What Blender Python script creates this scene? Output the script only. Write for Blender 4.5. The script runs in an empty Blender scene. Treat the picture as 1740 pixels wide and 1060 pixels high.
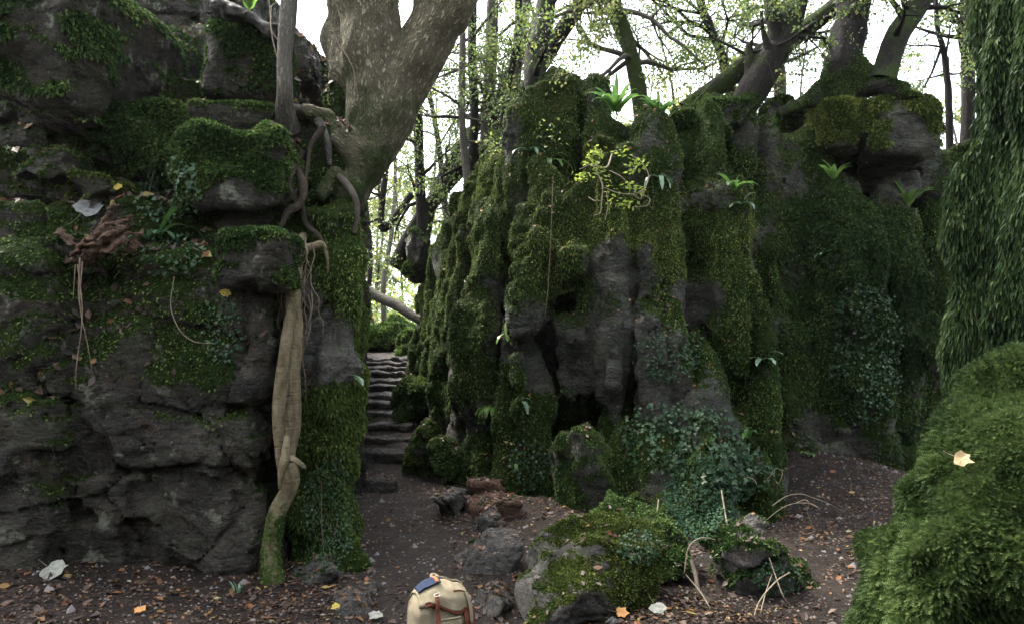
import bpy, math, random
import numpy as np
from mathutils import Vector, Matrix
from mathutils.bvhtree import BVHTree

# ------------------------------------------------------------------ camera, sky, sun, exposure
SC = bpy.context.scene
COL = SC.collection
PITCH = math.radians(3.34)
CAMZ = 1.55
FPX = 1200.0
cam_d = bpy.data.cameras.new('camera')
cam = bpy.data.objects.new('camera', cam_d)
COL.objects.link(cam)
cam.location = (0, 0, CAMZ)
cam.rotation_euler = (math.pi / 2 + PITCH, 0, 0)
cam_d.sensor_fit = 'HORIZONTAL'
cam_d.sensor_width = 36
cam_d.lens = FPX / 1740 * 36
cam_d.clip_start = 0.05
cam_d.clip_end = 2000
SC.camera = cam

SUN_EL, SUN_AZ = math.radians(56), math.radians(-48)      # azimuth from +Y towards +X: the sun stands behind the trees
w = bpy.data.worlds.new('World')
SC.world = w
w.use_nodes = True
nt = w.node_tree
bg = nt.nodes['Background']
sky = nt.nodes.new('ShaderNodeTexSky')
sky.sky_type = 'NISHITA'
sky.sun_disc = False
sky.sun_elevation = SUN_EL
sky.sun_rotation = SUN_AZ
sky.air_density = 1.0
sky.dust_density = 4.0
sky.ozone_density = 1.0
hs = nt.nodes.new('ShaderNodeHueSaturation')      # thin high cloud: the sky is nearly white
hs.inputs['Saturation'].default_value = .35
nt.links.new(sky.outputs[0], hs.inputs['Color'])
nt.links.new(hs.outputs[0], bg.inputs[0])
bg.inputs[1].default_value = 0.15
sd = bpy.data.lights.new('sun', 'SUN')
sd.energy = 1.5
sd.angle = math.radians(12)
sd.color = (1.0, 0.95, 0.86)
sun = bpy.data.objects.new('sun', sd)
COL.objects.link(sun)
sdir = Vector((math.sin(SUN_AZ) * math.cos(SUN_EL), math.cos(SUN_AZ) * math.cos(SUN_EL), math.sin(SUN_EL)))
sun.rotation_euler = sdir.to_track_quat('Z', 'Y').to_euler()
sun.location = (4, 12, 30)
SC.view_settings.view_transform = 'Standard'
SC.view_settings.look = 'None'
SC.view_settings.gamma = 1
SC.view_settings.exposure = 2.85
SC.cycles.max_bounces = 6
SC.cycles.diffuse_bounces = 3
SC.cycles.transmission_bounces = 3
SC.cycles.transparent_max_bounces = 4
SC.cycles.caustics_reflective = False
SC.cycles.caustics_refractive = False
SC.cycles.use_denoising = True

# ------------------------------------------------------------------ helpers
CP, SP = math.cos(PITCH), math.sin(PITCH)


def P(u, v, Y):
    """the point at distance Y ahead that the photo shows at (u, v)"""
    a = (u - 870) / FPX
    b = (530 - v) / FPX
    dy = CP - b * SP
    dz = SP + b * CP
    t = Y / dy
    return np.array([a * t, Y, CAMZ + dz * t])


def V3(a):
    return np.asarray(a, dtype=np.float64)


def norm(a):
    return a / (np.linalg.norm(a, axis=-1, keepdims=True) + 1e-9)


RNG = np.random.default_rng(11)
LAT = np.random.default_rng(5).uniform(-1, 1, (32, 32, 32))


def noise3(p, scale=1.0, seed=0):
    q = np.asarray(p) * scale + seed * 7.31
    i = np.floor(q).astype(int)
    f = q - i
    f = f * f * (3 - 2 * f)
    i0 = i & 31
    i1 = (i + 1) & 31
    x0, y0, z0 = i0[..., 0], i0[..., 1], i0[..., 2]
    x1, y1, z1 = i1[..., 0], i1[..., 1], i1[..., 2]
    fx, fy, fz = f[..., 0], f[..., 1], f[..., 2]
    a = LAT[x0, y0, z0] * (1 - fx) + LAT[x1, y0, z0] * fx
    b = LAT[x0, y1, z0] * (1 - fx) + LAT[x1, y1, z0] * fx
    c = LAT[x0, y0, z1] * (1 - fx) + LAT[x1, y0, z1] * fx
    d = LAT[x0, y1, z1] * (1 - fx) + LAT[x1, y1, z1] * fx
    return (a * (1 - fy) + b * fy) * (1 - fz) + (c * (1 - fy) + d * fy) * fz


def fbm(p, scale=1.0, octv=4, seed=0, gain=.5):
    r = 0
    a = 1
    t = 0
    for k in range(octv):
        r = r + a * noise3(p, scale * 2 ** k, seed + k)
        t += a
        a *= gain
    return r / t


def sstep(x, a, b):
    t = np.clip((x - a) / (b - a), 0, 1)
    return t * t * (3 - 2 * t)


def mesh_obj(name, verts, faces, mat=None, parent=None, attrs=None, smooth=True, loc=None):
    """faces: (n,3) or (n,4) int array, or a list of such arrays"""
    me = bpy.data.meshes.new(name)
    verts = np.asarray(verts, dtype=np.float32)
    fl = faces if isinstance(faces, list) else [faces]
    fl = [np.asarray(f, dtype=np.int32) for f in fl if len(f)]
    me.vertices.add(len(verts))
    o = bpy.data.objects.new(name, me)
    COL.objects.link(o)
    off = np.zeros(3)
    if loc is not None:
        off = V3(loc)
    if parent is not None:
        o.parent = parent
        base = V3(parent['_base']) if '_base' in parent else np.zeros(3)
        vv = verts - base.astype(np.float32)
        o['_base'] = [float(x) for x in base]
    elif loc is not None:
        o.location = tuple(off)
        vv = verts - off.astype(np.float32)
        o['_base'] = [float(x) for x in off]
    else:
        vv = verts
    me.vertices.foreach_set('co', vv.ravel())
    nl = sum(f.size for f in fl)
    npoly = sum(len(f) for f in fl)
    me.loops.add(nl)
    me.polygons.add(npoly)
    me.loops.foreach_set('vertex_index', np.concatenate([f.ravel() for f in fl]))
    tot = np.concatenate([np.full(len(f), f.shape[1], dtype=np.int32) for f in fl])
    st = np.concatenate([[0], np.cumsum(tot)[:-1]]).astype(np.int32)
    me.polygons.foreach_set('loop_start', st)
    me.polygons.foreach_set('use_smooth', np.full(npoly, bool(smooth)))
    me.update(calc_edges=True)
    if attrs:
        for k, a in attrs.items():
            a = np.asarray(a, dtype=np.float32)
            if a.ndim == 1:
                at = me.attributes.new(k, 'FLOAT', 'POINT')
                at.data.foreach_set('value', a)
            else:
                at = me.attributes.new(k, 'FLOAT_VECTOR', 'POINT')
                at.data.foreach_set('vector', a.ravel())
    if mat:
        me.materials.append(mat)
    return o


def empty(name, loc):
    o = bpy.data.objects.new(name, None)
    COL.objects.link(o)
    o.location = tuple(loc)
    o.empty_display_size = .2
    o['_base'] = [float(x) for x in loc]
    return o


def tag(o, label=None, cat=None, group=None, kind=None):
    if label: o['label'] = label
    if cat: o['category'] = cat
    if group: o['group'] = group
    if kind: o['kind'] = kind
    return o


# ------------------------------------------------------------------ materials
class NT:
    def __init__(s, name):
        s.m = bpy.data.materials.new(name)
        s.m.use_nodes = True
        s.t = s.m.node_tree
        s.t.nodes.clear()
        s.out = s.t.nodes.new('ShaderNodeOutputMaterial')

    def n(s, typ, **kw):
        nd = s.t.nodes.new(typ)
        for k, v in kw.items():
            if hasattr(nd, k):
                setattr(nd, k, v)
        return nd

    def put(s, sock, val):
        if isinstance(val, bpy.types.NodeSocket):
            s.t.links.new(val, sock)
        else:
            sock.default_value = val

    def attr(s, name, vec=False):
        nd = s.n('ShaderNodeAttribute')
        nd.attribute_name = name
        return nd.outputs['Vector' if vec else 'Fac']

    def obj(s):
        return s.n('ShaderNodeTexCoord').outputs['Object']

    def mapping(s, vec, scale=(1, 1, 1)):
        nd = s.n('ShaderNodeMapping')
        s.put(nd.inputs['Vector'], vec)
        nd.inputs['Scale'].default_value = scale
        return nd.outputs[0]

    def noise(s, vec, scale, detail=4, rough=.55, dist=0):
        nd = s.n('ShaderNodeTexNoise')
        s.put(nd.inputs['Vector'], vec)
        nd.inputs['Scale'].default_value = scale
        nd.inputs['Detail'].default_value = detail
        nd.inputs['Roughness'].default_value = rough
        nd.inputs['Distortion'].default_value = dist
        return nd.outputs['Fac']

    def voro(s, vec, scale, feature='F1'):
        nd = s.n('ShaderNodeTexVoronoi')
        nd.feature = feature
        s.put(nd.inputs['Vector'], vec)
        nd.inputs['Scale'].default_value = scale
        return nd.outputs['Distance']

    def ramp(s, fac, stops):
        nd = s.n('ShaderNodeValToRGB')
        s.put(nd.inputs[0], fac)
        cr = nd.color_ramp
        while len(cr.elements) < len(stops):
            cr.elements.new(.5)
        for e, (p, c) in zip(cr.elements, stops):
            e.position = p
            e.color = (*c, 1) if len(c) == 3 else c
        return nd.outputs[0]

    def rng(s, fac, a, b, c=0., d=1.):
        nd = s.n('ShaderNodeMapRange')
        s.put(nd.inputs[0], fac)
        for i, x in enumerate((a, b, c, d)):
            nd.inputs[i + 1].default_value = x
        return nd.outputs[0]

    def math(s, op, a, b=0.):
        nd = s.n('ShaderNodeMath')
        nd.operation = op
        s.put(nd.inputs[0], a)
        s.put(nd.inputs[1], b)
        return nd.outputs[0]

    def mix(s, fac, a, b):
        nd = s.n('ShaderNodeMix')
        nd.data_type = 'RGBA'
        s.put(nd.inputs[0], fac)
        for sock, v in ((nd.inputs[6], a), (nd.inputs[7], b)):
            s.put(sock, (*v, 1) if isinstance(v, tuple) and len(v) == 3 else v)
        return nd.outputs[2]

    def bump(s, h, strength, dist, normal=None):
        nd = s.n('ShaderNodeBump')
        s.put(nd.inputs['Height'], h)
        nd.inputs['Strength'].default_value = strength
        nd.inputs['Distance'].default_value = dist
        if normal is not None:
            s.put(nd.inputs['Normal'], normal)
        return nd.outputs[0]

    def bsdf(s, col, rough=.85, normal=None, spec=.3):
        nd = s.n('ShaderNodeBsdfPrincipled')
        s.put(nd.inputs['Base Color'], (*col, 1) if isinstance(col, tuple) and len(col) == 3 else col)
        s.put(nd.inputs['Roughness'], rough)
        s.put(nd.inputs['Specular IOR Level'], spec)
        if normal is not None:
            s.put(nd.inputs['Normal'], normal)
        return nd.outputs[0]

    def transl(s, sh, col, fac):
        tr = s.n('ShaderNodeBsdfTranslucent')
        s.put(tr.inputs[0], (*col, 1) if isinstance(col, tuple) and len(col) == 3 else col)
        mx = s.n('ShaderNodeMixShader')
        mx.inputs[0].default_value = fac
        s.t.links.new(sh, mx.inputs[1])
        s.t.links.new(tr.outputs[0], mx.inputs[2])
        return mx.outputs[0]

    def done(s, sh):
        s.t.links.new(sh, s.out.inputs[0])
        return s.m


def mat_rock(name, rock_a, rock_b, lichen, moss_a=(.016, .028, .007), moss_b=(.04, .065, .015), strata=1.0, wet=.55, lichen_amt=.62):
    n = NT(name)
    oc = n.obj()
    wob = n.n('ShaderNodeVectorMath')
    wob.operation = 'MULTIPLY_ADD'
    nz = n.n('ShaderNodeTexNoise')
    n.put(nz.inputs['Vector'], oc)
    nz.inputs['Scale'].default_value = 1.6
    nz.inputs['Detail'].default_value = 3
    n.put(wob.inputs[0], nz.outputs['Color'])
    wob.inputs[1].default_value = (.25, .25, .35)
    n.put(wob.inputs[2], oc)
    oc2 = wob.outputs[0]
    lay = n.mapping(oc2, (1, 1, 2.0 * strata if strata else 1))
    n1 = n.noise(lay, 2.4, 9, .68)
    bed = n.noise(n.mapping(oc2, (.8, .8, 3.6 * strata if strata else 1)), 5, 8, .74)
    n2 = n.noise(oc2, 15, 7, .68)
    n3 = n.noise(oc, 5.5, 6, .7)
    pit = n.voro(oc2, 22)
    c = n.ramp(n1, [(.34, rock_a), (.5, tuple(x * .62 + y * .38 for x, y in zip(rock_a, rock_b))), (.68, rock_b)])
    c = n.mix(n.rng(bed, .56, .66, 0, .55), c, rock_b)
    c = n.mix(n.rng(bed, .44, .36, 0, .7), c, tuple(x * .5 for x in rock_a))
    c = n.mix(n.rng(n2, .56, .7, 0, .6), c, tuple(min(1, x * 1.5) for x in rock_b))
    c = n.mix(n.rng(n3, lichen_amt, lichen_amt + .06, 0, .75), c, lichen)
    c = n.mix(n.rng(n.noise(oc, 3.1, 5, .65), .55, .68, 0, .6), c, (.06, .038, .022))
    spk = n.noise(oc, 75, 3, .8)
    c = n.mix(n.rng(spk, .58, .68, 0, .7), c, tuple(min(1, x * 1.9) for x in rock_b))
    c = n.mix(n.rng(spk, .42, .34, 0, .7), c, tuple(x * .4 for x in rock_a))
    c = n.mix(n.rng(n.noise(oc, 2.3, 6, .7), .52, .66, 0, .5), c, (.05, .058, .026))        # algae film
    m = n.attr('moss')
    mm = n.math('ADD', m, n.math('MULTIPLY', n.math('SUBTRACT', n.noise(oc, 17, 6, .75), .5), 1.3))
    mf = n.rng(mm, .44, .56)
    mc = n.ramp(n.noise(oc, 26, 5, .7), [(.3, moss_a), (.62, moss_b), (.8, (.085, .11, .028))])
    mc = n.mix(n.rng(n.noise(oc, 1.7, 3), .5, .7, 0, .6), mc, (.055, .055, .016))
    c = n.mix(mf, c, mc)
    h = n.math('ADD', n.math('MULTIPLY', n1, 1.8), n.math('MULTIPLY', n2, .6))
    h = n.math('ADD', h, n.math('MULTIPLY', n.rng(bed, .35, .65), .55))
    h = n.math('ADD', h, n.math('MULTIPLY', n.rng(pit, 0, .5), .4))
    h = n.math('ADD', h, n.math('MULTIPLY', n.noise(oc, 48, 6, .8), .42))
    nm = n.bump(h, 1.0, .11)
    rough = n.rng(n2, .35, .65, wet - .1, .95)
    return n.done(n.bsdf(c, rough, nm, n.rng(mf, 0, 1, .2, .03)))


def mat_frond(name, a, b, c, translucent=.25, rough=.6):
    n = NT(name)
    t = n.attr('tint')
    col = n.ramp(t, [(0., a), (.55, b), (1., c)])
    sh = n.bsdf(col, rough, None, .1)
    sh = n.transl(sh, col, translucent)
    return n.done(sh)


def mat_bark(name, a, b, ridge=1.0, moss=.0, scale=1.0, bumpd=.03, mossc=(.05, .075, .02)):
    n = NT(name)
    bc = n.attr('barkco', True)
    r1 = n.noise(n.mapping(bc, (1, 1, 1.9)), 26 * scale, 5, .6, .15)
    r2 = n.noise(bc, 6 * scale, 5, .6)
    rr = n.math('ABSOLUTE', n.math('SUBTRACT', r1, .5))
    rid = n.rng(rr, 0, .13)
    c = n.ramp(r2, [(.3, a), (.7, b)])
    c = n.mix(n.rng(rid, 0, 1, min(.9, .65 * ridge), 0), c, tuple(x * .35 for x in a))
    oc = n.obj()
    if moss > 0:
        mn = n.noise(oc, 3.0, 6, .65)
        ms = n.attr('moss')
        f = n.rng(n.math('ADD', mn, ms), 1.02 - moss, 1.2 - moss)
        c = n.mix(f, c, n.ramp(n.noise(oc, 40, 4), [(.3, tuple(x * .5 for x in mossc)), (.7, mossc)]))
    h = n.math('ADD', n.math('MULTIPLY', rid, ridge), n.math('MULTIPLY', n.noise(oc, 90, 3), .15))
    return n.done(n.bsdf(c, .85, n.bump(h, .9, bumpd), .1))


def mat_plain(name, a, b, scale=20, rough=.8, bumpd=.01, spec=.3, bs=.4):
    n = NT(name)
    oc = n.obj()
    f = n.noise(oc, scale, 5, .6)
    return n.done(n.bsdf(n.ramp(f, [(.3, a), (.7, b)]), rough, n.bump(n.noise(oc, scale * 4, 4), bs, bumpd), spec))


def mat_leaframp(name, stops, translucent=.3, rough=.55, spec=.35):
    n = NT(name)
    col = n.ramp(n.attr('tint'), stops)
    oc = n.obj()
    col = n.mix(n.rng(n.noise(oc, 45, 3), .45, .75, 0, .35), col, (.05, .035, .02))
    return n.done(n.transl(n.bsdf(col, rough, None, spec), col, translucent))


M = {}
M['rock_l'] = mat_rock('dark_limestone', (.016, .0145, .0115), (.115, .102, .078), (.29, .3, .22), wet=.5, lichen_amt=.585)
M['rock_r'] = mat_rock('mossy_limestone', (.016, .015, .012), (.16, .158, .125), (.32, .36, .28), wet=.55)
M['rock_pale'] = mat_rock('pale_limestone', (.05, .048, .04), (.19, .18, .155), (.3, .32, .29), wet=.55, lichen_amt=.55)
M['rock_red'] = mat_rock('red_sandstone', (.09, .045, .03), (.24, .12, .085), (.25, .2, .16), wet=.45, lichen_amt=.7)
M['boulder'] = mat_rock('boulder_stone', (.06, .055, .05), (.2, .185, .16), (.26, .26, .22), wet=.5, strata=.6)
M['step'] = mat_rock('worn_step_stone', (.03, .025, .023), (.1, .088, .08), (.17, .16, .15), wet=.3, strata=.3, lichen_amt=.75)
M['moss_dark'] = mat_frond('moss_dark', (.014, .032, .01), (.045, .083, .022), (.16, .215, .06))
M['moss_olive'] = mat_frond('moss_olive', (.025, .04, .01), (.08, .105, .022), (.21, .24, .06))
M['moss_bright'] = mat_frond('moss_bright', (.022, .05, .013), (.06, .105, .025), (.15, .21, .05), .35)
M['moss_yellow'] = mat_frond('moss_yellow_green', (.035, .06, .012), (.085, .125, .028), (.18, .22, .06), .35)
M['moss_near'] = mat_frond('moss_feathery', (.01, .02, .006), (.028, .052, .014), (.085, .125, .035), .3)
M['moss_hang'] = mat_frond('moss_hanging', (.009, .02, .008), (.022, .042, .014), (.065, .1, .034), .3)
M['bark_ash'] = mat_bark('ash_bark', (.15, .132, .082), (.29, .255, .165), 1.0, .42, 1.5, .06)
M['bark_dark'] = mat_bark('dark_bark', (.018, .016, .014), (.043, .038, .033), .8, .4, 1.2, .02)
M['bark_grey'] = mat_bark('grey_bark', (.09, .08, .065), (.17, .155, .125), .8, .35, 1.2, .02)
def mat_root():
    n = NT('smooth_root')
    bc = n.attr('barkco', True)
    oc = n.obj()
    c = n.ramp(n.noise(n.mapping(bc, (1, 1, 2)), 16, 7, .7), [(.3, (.055, .043, .024)), (.5, (.15, .122, .07)), (.7, (.25, .21, .135))])
    wr = n.noise(n.mapping(oc, (1, 1, 6)), 9, 6, .7)         # cross wrinkles
    c = n.mix(n.rng(wr, .42, .34, 0, .8), c, (.035, .026, .016))
    c = n.mix(n.rng(n.noise(oc, 14, 6, .75), .56, .66, 0, .7), c, (.07, .062, .03))
    c = n.mix(n.rng(n.noise(oc, 120, 3, .7), .6, .7, 0, .5), c, (.04, .03, .02))
    f = n.rng(n.math('ADD', n.noise(oc, 7, 6, .7), n.attr('moss')), .72, .84)
    c = n.mix(f, c, (.045, .06, .014))
    h = n.math('ADD', wr, n.math('MULTIPLY', n.noise(n.mapping(bc, (1, 1, .6)), 60, 5, .7), .8))
    return n.done(n.bsdf(c, .75, n.bump(h, 1.0, .02), .15))


M['root'] = mat_root()
M['bark_root'] = mat_bark('knotted_root_bark', (.025, .02, .014), (.08, .065, .045), .6, .3, 1.3, .02)
M['twig'] = mat_plain('twig', (.14, .11, .07), (.28, .23, .16), 30)
M['twig_dark'] = mat_plain('dark_twig', (.03, .024, .018), (.07, .055, .04), 30)
M['strand'] = mat_plain('root_strand', (.09, .065, .04), (.2, .15, .1), 30)
LITTER = [(0., (.018, .012, .01)), (.25, (.05, .03, .019)), (.45, (.075, .055, .047)), (.6, (.12, .075, .05)), (.74, (.16, .065, .025)), (.85, (.22, .12, .045)), (.94, (.27, .22, .07)), (1., (.24, .25, .2))]
M['litter'] = mat_leaframp('leaf_litter', LITTER, .15, .5, .2)
M['fern'] = mat_leaframp('fern_leaf', [(0., (.03, .075, .02)), (.5, (.07, .16, .035)), (1., (.17, .3, .06))], .45, .35, .5)
M['fern_blue'] = mat_leaframp('glossy_fern_leaf', [(0., (.05, .12, .06)), (1., (.16, .26, .15))], .3, .22, .8)
M['ivy'] = mat_leaframp('ivy_leaf', [(0., (.012, .035, .014)), (.6, (.03, .075, .03)), (.9, (.05, .1, .04)), (1., (.12, .16, .09))], .2, .5, .25)
M['ivy_dark'] = mat_leaframp('dark_creeper_leaf', [(0., (.012, .035, .018)), (.6, (.03, .075, .035)), (1., (.045, .085, .04))], .15, .65, .1)
M['lime'] = mat_leaframp('lime_leaf', [(0., (.12, .19, .03)), (1., (.3, .36, .07))], .5, .5, .3)
M['far_leaf'] = mat_leaframp('woodland_leaf', [(0., (.06, .1, .035)), (.5, (.13, .19, .05)), (.8, (.26, .3, .08)), (1., (.42, .38, .1))], .5, .5, .3)


def mat_ground():
    n = NT('soil')
    oc = n.obj()
    f = n.noise(oc, 3.5, 8, .65)
    c = n.ramp(f, [(.3, (.009, .0068, .005)), (.55, (.022, .016, .012)), (.75, (.045, .034, .026))])
    c = n.mix(n.rng(n.noise(oc, 42, 4, .7), .55, .7, 0, .6), c, (.1, .08, .066))
    c = n.mix(n.rng(n.noise(oc, 22, 3, .7), .6, .68, 0, .5), c, (.11, .065, .035))
    pa = n.attr('path')
    c = n.mix(n.math('MULTIPLY', pa, n.rng(n.noise(oc, 6, 5, .7), .35, .65, .15, .75)), c, (.046, .037, .031))
    g = n.attr('green')
    gf = n.rng(n.math('ADD', g, n.math('MULTIPLY', n.math('SUBTRACT', n.noise(oc, 9, 5, .7), .5), 1.0)), .45, .6)
    c = n.mix(gf, c, (.05, .07, .02))
    h = n.math('ADD', n.noise(oc, 9, 6, .7), n.math('MULTIPLY', n.noise(oc, 55, 5, .7), .5))
    rough = n.rng(f, .3, .7, .6, .95)
    return n.done(n.bsdf(c, rough, n.bump(h, 1.0, .06), .14))


M['soil'] = mat_ground()


# ------------------------------------------------------------------ implicit-surface sculpting
def upn(shape, cells, rng):
    """smooth random field on a grid: lattice values every `cells` voxels, eased in between"""
    L = rng.uniform(-1, 1, [int(math.ceil(s / c)) + 2 for s, c in zip(shape, cells)]).astype(np.float32)
    for ax, (s, c) in enumerate(zip(shape, cells)):
        x = np.arange(s) / c
        i = x.astype(int)
        f = (x - i).astype(np.float32)
        f = f * f * (3 - 2 * f)
        sh = [1, 1, 1]
        sh[ax] = -1
        f = f.reshape(sh)
        L = np.take(L, i, axis=ax) * (1 - f) + np.take(L, i + 1, axis=ax) * f
    return L


def rotm(rx=0, ry=0, rz=0):
    return np.array(Matrix.Rotation(rz, 3, 'Z') @ Matrix.Rotation(ry, 3, 'Y') @ Matrix.Rotation(rx, 3, 'X'))


def cap(a, b, ra, rb, k=.12, op=1):
    a, b = V3(a), V3(b)
    r = max(ra, rb)
    return dict(t='c', a=a, b=b, ra=ra, rb=rb, k=k, op=op, lo=np.minimum(a, b) - r, hi=np.maximum(a, b) + r)


def chain(pts, k=.12, op=1):
    """pts: (u, v, Y, r)"""
    out = []
    for p, q in zip(pts[:-1], pts[1:]):
        out.append(cap(P(*p[:3]), P(*q[:3]), p[3], q[3], k, op))
    return out


def box(c, h, rot=(0, 0, 0), rd=.06, k=.06, op=1):
    c, h = V3(c), V3(h)
    R = rotm(*rot)
    e = np.abs(R) @ h
    return dict(t='b', c=c, h=h, R=R, rd=rd, k=k, op=op, lo=c - e, hi=c + e)


def pbox(u0, v0, u1, v1, Y, d, rot=(0, 0, 0), rd=.06, k=.06, op=1):
    a, b = P(u0, v0, Y), P(u1, v1, Y)
    c = (a + b) / 2
    c[1] = Y + d / 2
    h = np.array([abs(b[0] - a[0]) / 2, d / 2, abs(a[2] - b[2]) / 2])
    return box(c, h, rot, rd, k, op)


def seg(x0, y0, x1, y1, th, z0, z1, rd=.12, k=.12):
    """a length of wall whose face runs from (x0,y0) to (x1,y1); th>0 lies to its right, th<0 to its left"""
    dx, dy = x1 - x0, y1 - y0
    L = math.hypot(dx, dy)
    nx, ny = dy / L, -dx / L
    c = ((x0 + x1) / 2 + nx * th / 2, (y0 + y1) / 2 + ny * th / 2, (z0 + z1) / 2)
    return box(c, (abs(th) / 2, L / 2 + .05, (z1 - z0) / 2), (0, 0, math.atan2(-dx, dy)), rd, k)


def poly(c, h, seed, n=16, rot=(0, 0, 0), k=.05, op=1, rd=.04):
    c, h = V3(c), V3(h)
    R = rotm(*rot)
    rg = np.random.default_rng(seed)
    N = norm(rg.normal(size=(n, 3)))
    N = np.vstack([N, np.eye(3), -np.eye(3)])
    D = np.concatenate([rg.uniform(.72, .95, n), np.full(6, .97)])
    r = np.abs(R) @ h
    return dict(t='p', c=c, h=h, R=R, N=N, D=D, k=k, op=op, rd=rd, lo=c - r, hi=c + r)


def sculpt(prims, h, warp=(.1, .6), layers=(), seed=0, pad=.25, zfloor=-.35):
    """-> verts, quads of the zero surface. layers: (amp, (sx,sy,sz) in metres, sharp)"""
    rg = np.random.default_rng(seed)
    lo = np.min([p['lo'] for p in prims if p['op'] > 0], axis=0) - pad
    hi = np.max([p['hi'] for p in prims if p['op'] > 0], axis=0) + pad
    lo[2] = max(lo[2], zfloor)
    n = np.ceil((hi - lo) / h).astype(int) + 1
    ax = [(lo[i] + np.arange(n[i]) * h).astype(np.float32) for i in range(3)]
    n = tuple(int(x) for x in n)
    W = []
    wa, ws = warp
    for i in range(3):
        g = upn(n, [max(2, ws / h)] * 3, rg) * wa + upn(n, [max(2, ws / h / 2.7)] * 3, rg) * wa * .4
        sh = [1, 1, 1]
        sh[i] = -1
        W.append(g + ax[i].reshape(sh))
    D = np.full(n, 1.0, dtype=np.float32)
    mg = .22 + wa * 1.5
    for p in prims:
        i0 = [max(0, int((p['lo'][i] - mg - lo[i]) / h)) for i in range(3)]
        i1 = [min(n[i], int((p['hi'][i] + mg - lo[i]) / h) + 2) for i in range(3)]
        if any(a >= b for a, b in zip(i0, i1)):
            continue
        sl = tuple(slice(a, b) for a, b in zip(i0, i1))
        X, Y, Z = (W[i][sl] for i in range(3))
        if p['t'] == 'c':
            a, ba = p['a'], p['b'] - p['a']
            L2 = float(ba @ ba) + 1e-9
            px, py, pz = X - a[0], Y - a[1], Z - a[2]
            t = np.clip((px * ba[0] + py * ba[1] + pz * ba[2]) / L2, 0, 1)
            d = np.sqrt((px - t * ba[0]) ** 2 + (py - t * ba[1]) ** 2 + (pz - t * ba[2]) ** 2) - (p['ra'] + (p['rb'] - p['ra']) * t)
        else:
            R = p['R']
            px, py, pz = X - p['c'][0], Y - p['c'][1], Z - p['c'][2]
            q = [R[0, i] * px + R[1, i] * py + R[2, i] * pz for i in range(3)]
            if p['t'] == 'b':
                rd = min(p['rd'], min(p['h']) * .9)
                e = [np.abs(q[i]) - (p['h'][i] - rd) for i in range(3)]
                d = np.sqrt(sum(np.maximum(x, 0) ** 2 for x in e)) + np.minimum(np.maximum(np.maximum(e[0], e[1]), e[2]), 0) - rd
            else:
                s = float(min(p['h']))
                d = np.full(px.shape, -9., dtype=np.float32)
                kk = .06
                for N_, D_ in zip(p['N'], p['D']):
                    b_ = q[0] * (N_[0] / p['h'][0]) + q[1] * (N_[1] / p['h'][1]) + q[2] * (N_[2] / p['h'][2]) - D_
                    hh = np.clip(.5 + .5 * (d - b_) / kk, 0, 1)
                    d = b_ * (1 - hh) + d * hh + kk * hh * (1 - hh)
                d = d * s
        d = d.astype(np.float32)
        o = D[sl]
        k = p['k']
        if p['op'] > 0:
            hh = np.clip(.5 + .5 * (o - d) / k, 0, 1)
            D[sl] = o * (1 - hh) + d * hh - k * hh * (1 - hh)
        else:
            d = -d
            hh = np.clip(.5 + .5 * (d - o) / k, 0, 1)
            D[sl] = o * (1 - hh) + d * hh + k * hh * (1 - hh)
    for lay_ in layers:
        if lay_[0] == 'vor':
            _, amp, sc, groove, gw = lay_
            band = np.argwhere(np.abs(D) < amp + groove + 2.5 * h)
            pt = np.stack([W[i][band[:, 0], band[:, 1], band[:, 2]] for i in range(3)], 1) / np.array(sc)
            f1, f2, hsh = voronoi(pt, seed)
            D[band[:, 0], band[:, 1], band[:, 2]] += (amp * hsh + groove * (1 - sstep(f2 - f1, 0, gw))).astype(np.float32)
            continue
        amp, sc, sharp = lay_
        g = upn(n, [max(1.5, s / h) for s in sc], rg)
        if sharp == 1:
            g = np.sign(g) * np.sqrt(np.abs(g))
        elif sharp == 2:
            g = 1 - 2 * np.sqrt(np.abs(g))          # creases
        D += amp * g
    D[0] = D[-1] = 1
    D[:, 0] = D[:, -1] = 1
    D[:, :, 0] = D[:, :, -1] = 1
    return snets(D, lo, h)


def voronoi(p, seed):
    c = np.floor(p - .5).astype(np.int64)
    f1 = np.full(len(p), 9.)
    f2 = np.full(len(p), 9.)
    hs_ = np.zeros(len(p))
    for dx in (0, 1):
        for dy in (0, 1):
            for dz in (0, 1):
                q = c + np.array([dx, dy, dz])
                n = (q[:, 0] * 73856093 ^ q[:, 1] * 19349663 ^ q[:, 2] * 83492791 ^ seed * 2654435) & 0xffffff
                r = [((n * k) & 0xffff) / 65536. for k in (2531, 7919, 15013, 4657)]
                d = np.sqrt((q[:, 0] + .1 + .8 * r[0] - p[:, 0]) ** 2 + (q[:, 1] + .1 + .8 * r[1] - p[:, 1]) ** 2 + (q[:, 2] + .1 + .8 * r[2] - p[:, 2]) ** 2)
                m = d < f1
                f2 = np.where(m, f1, np.minimum(f2, d))
                hs_ = np.where(m, r[3] * 2 - 1, hs_)
                f1 = np.where(m, d, f1)
    return f1, f2, hs_


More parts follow.
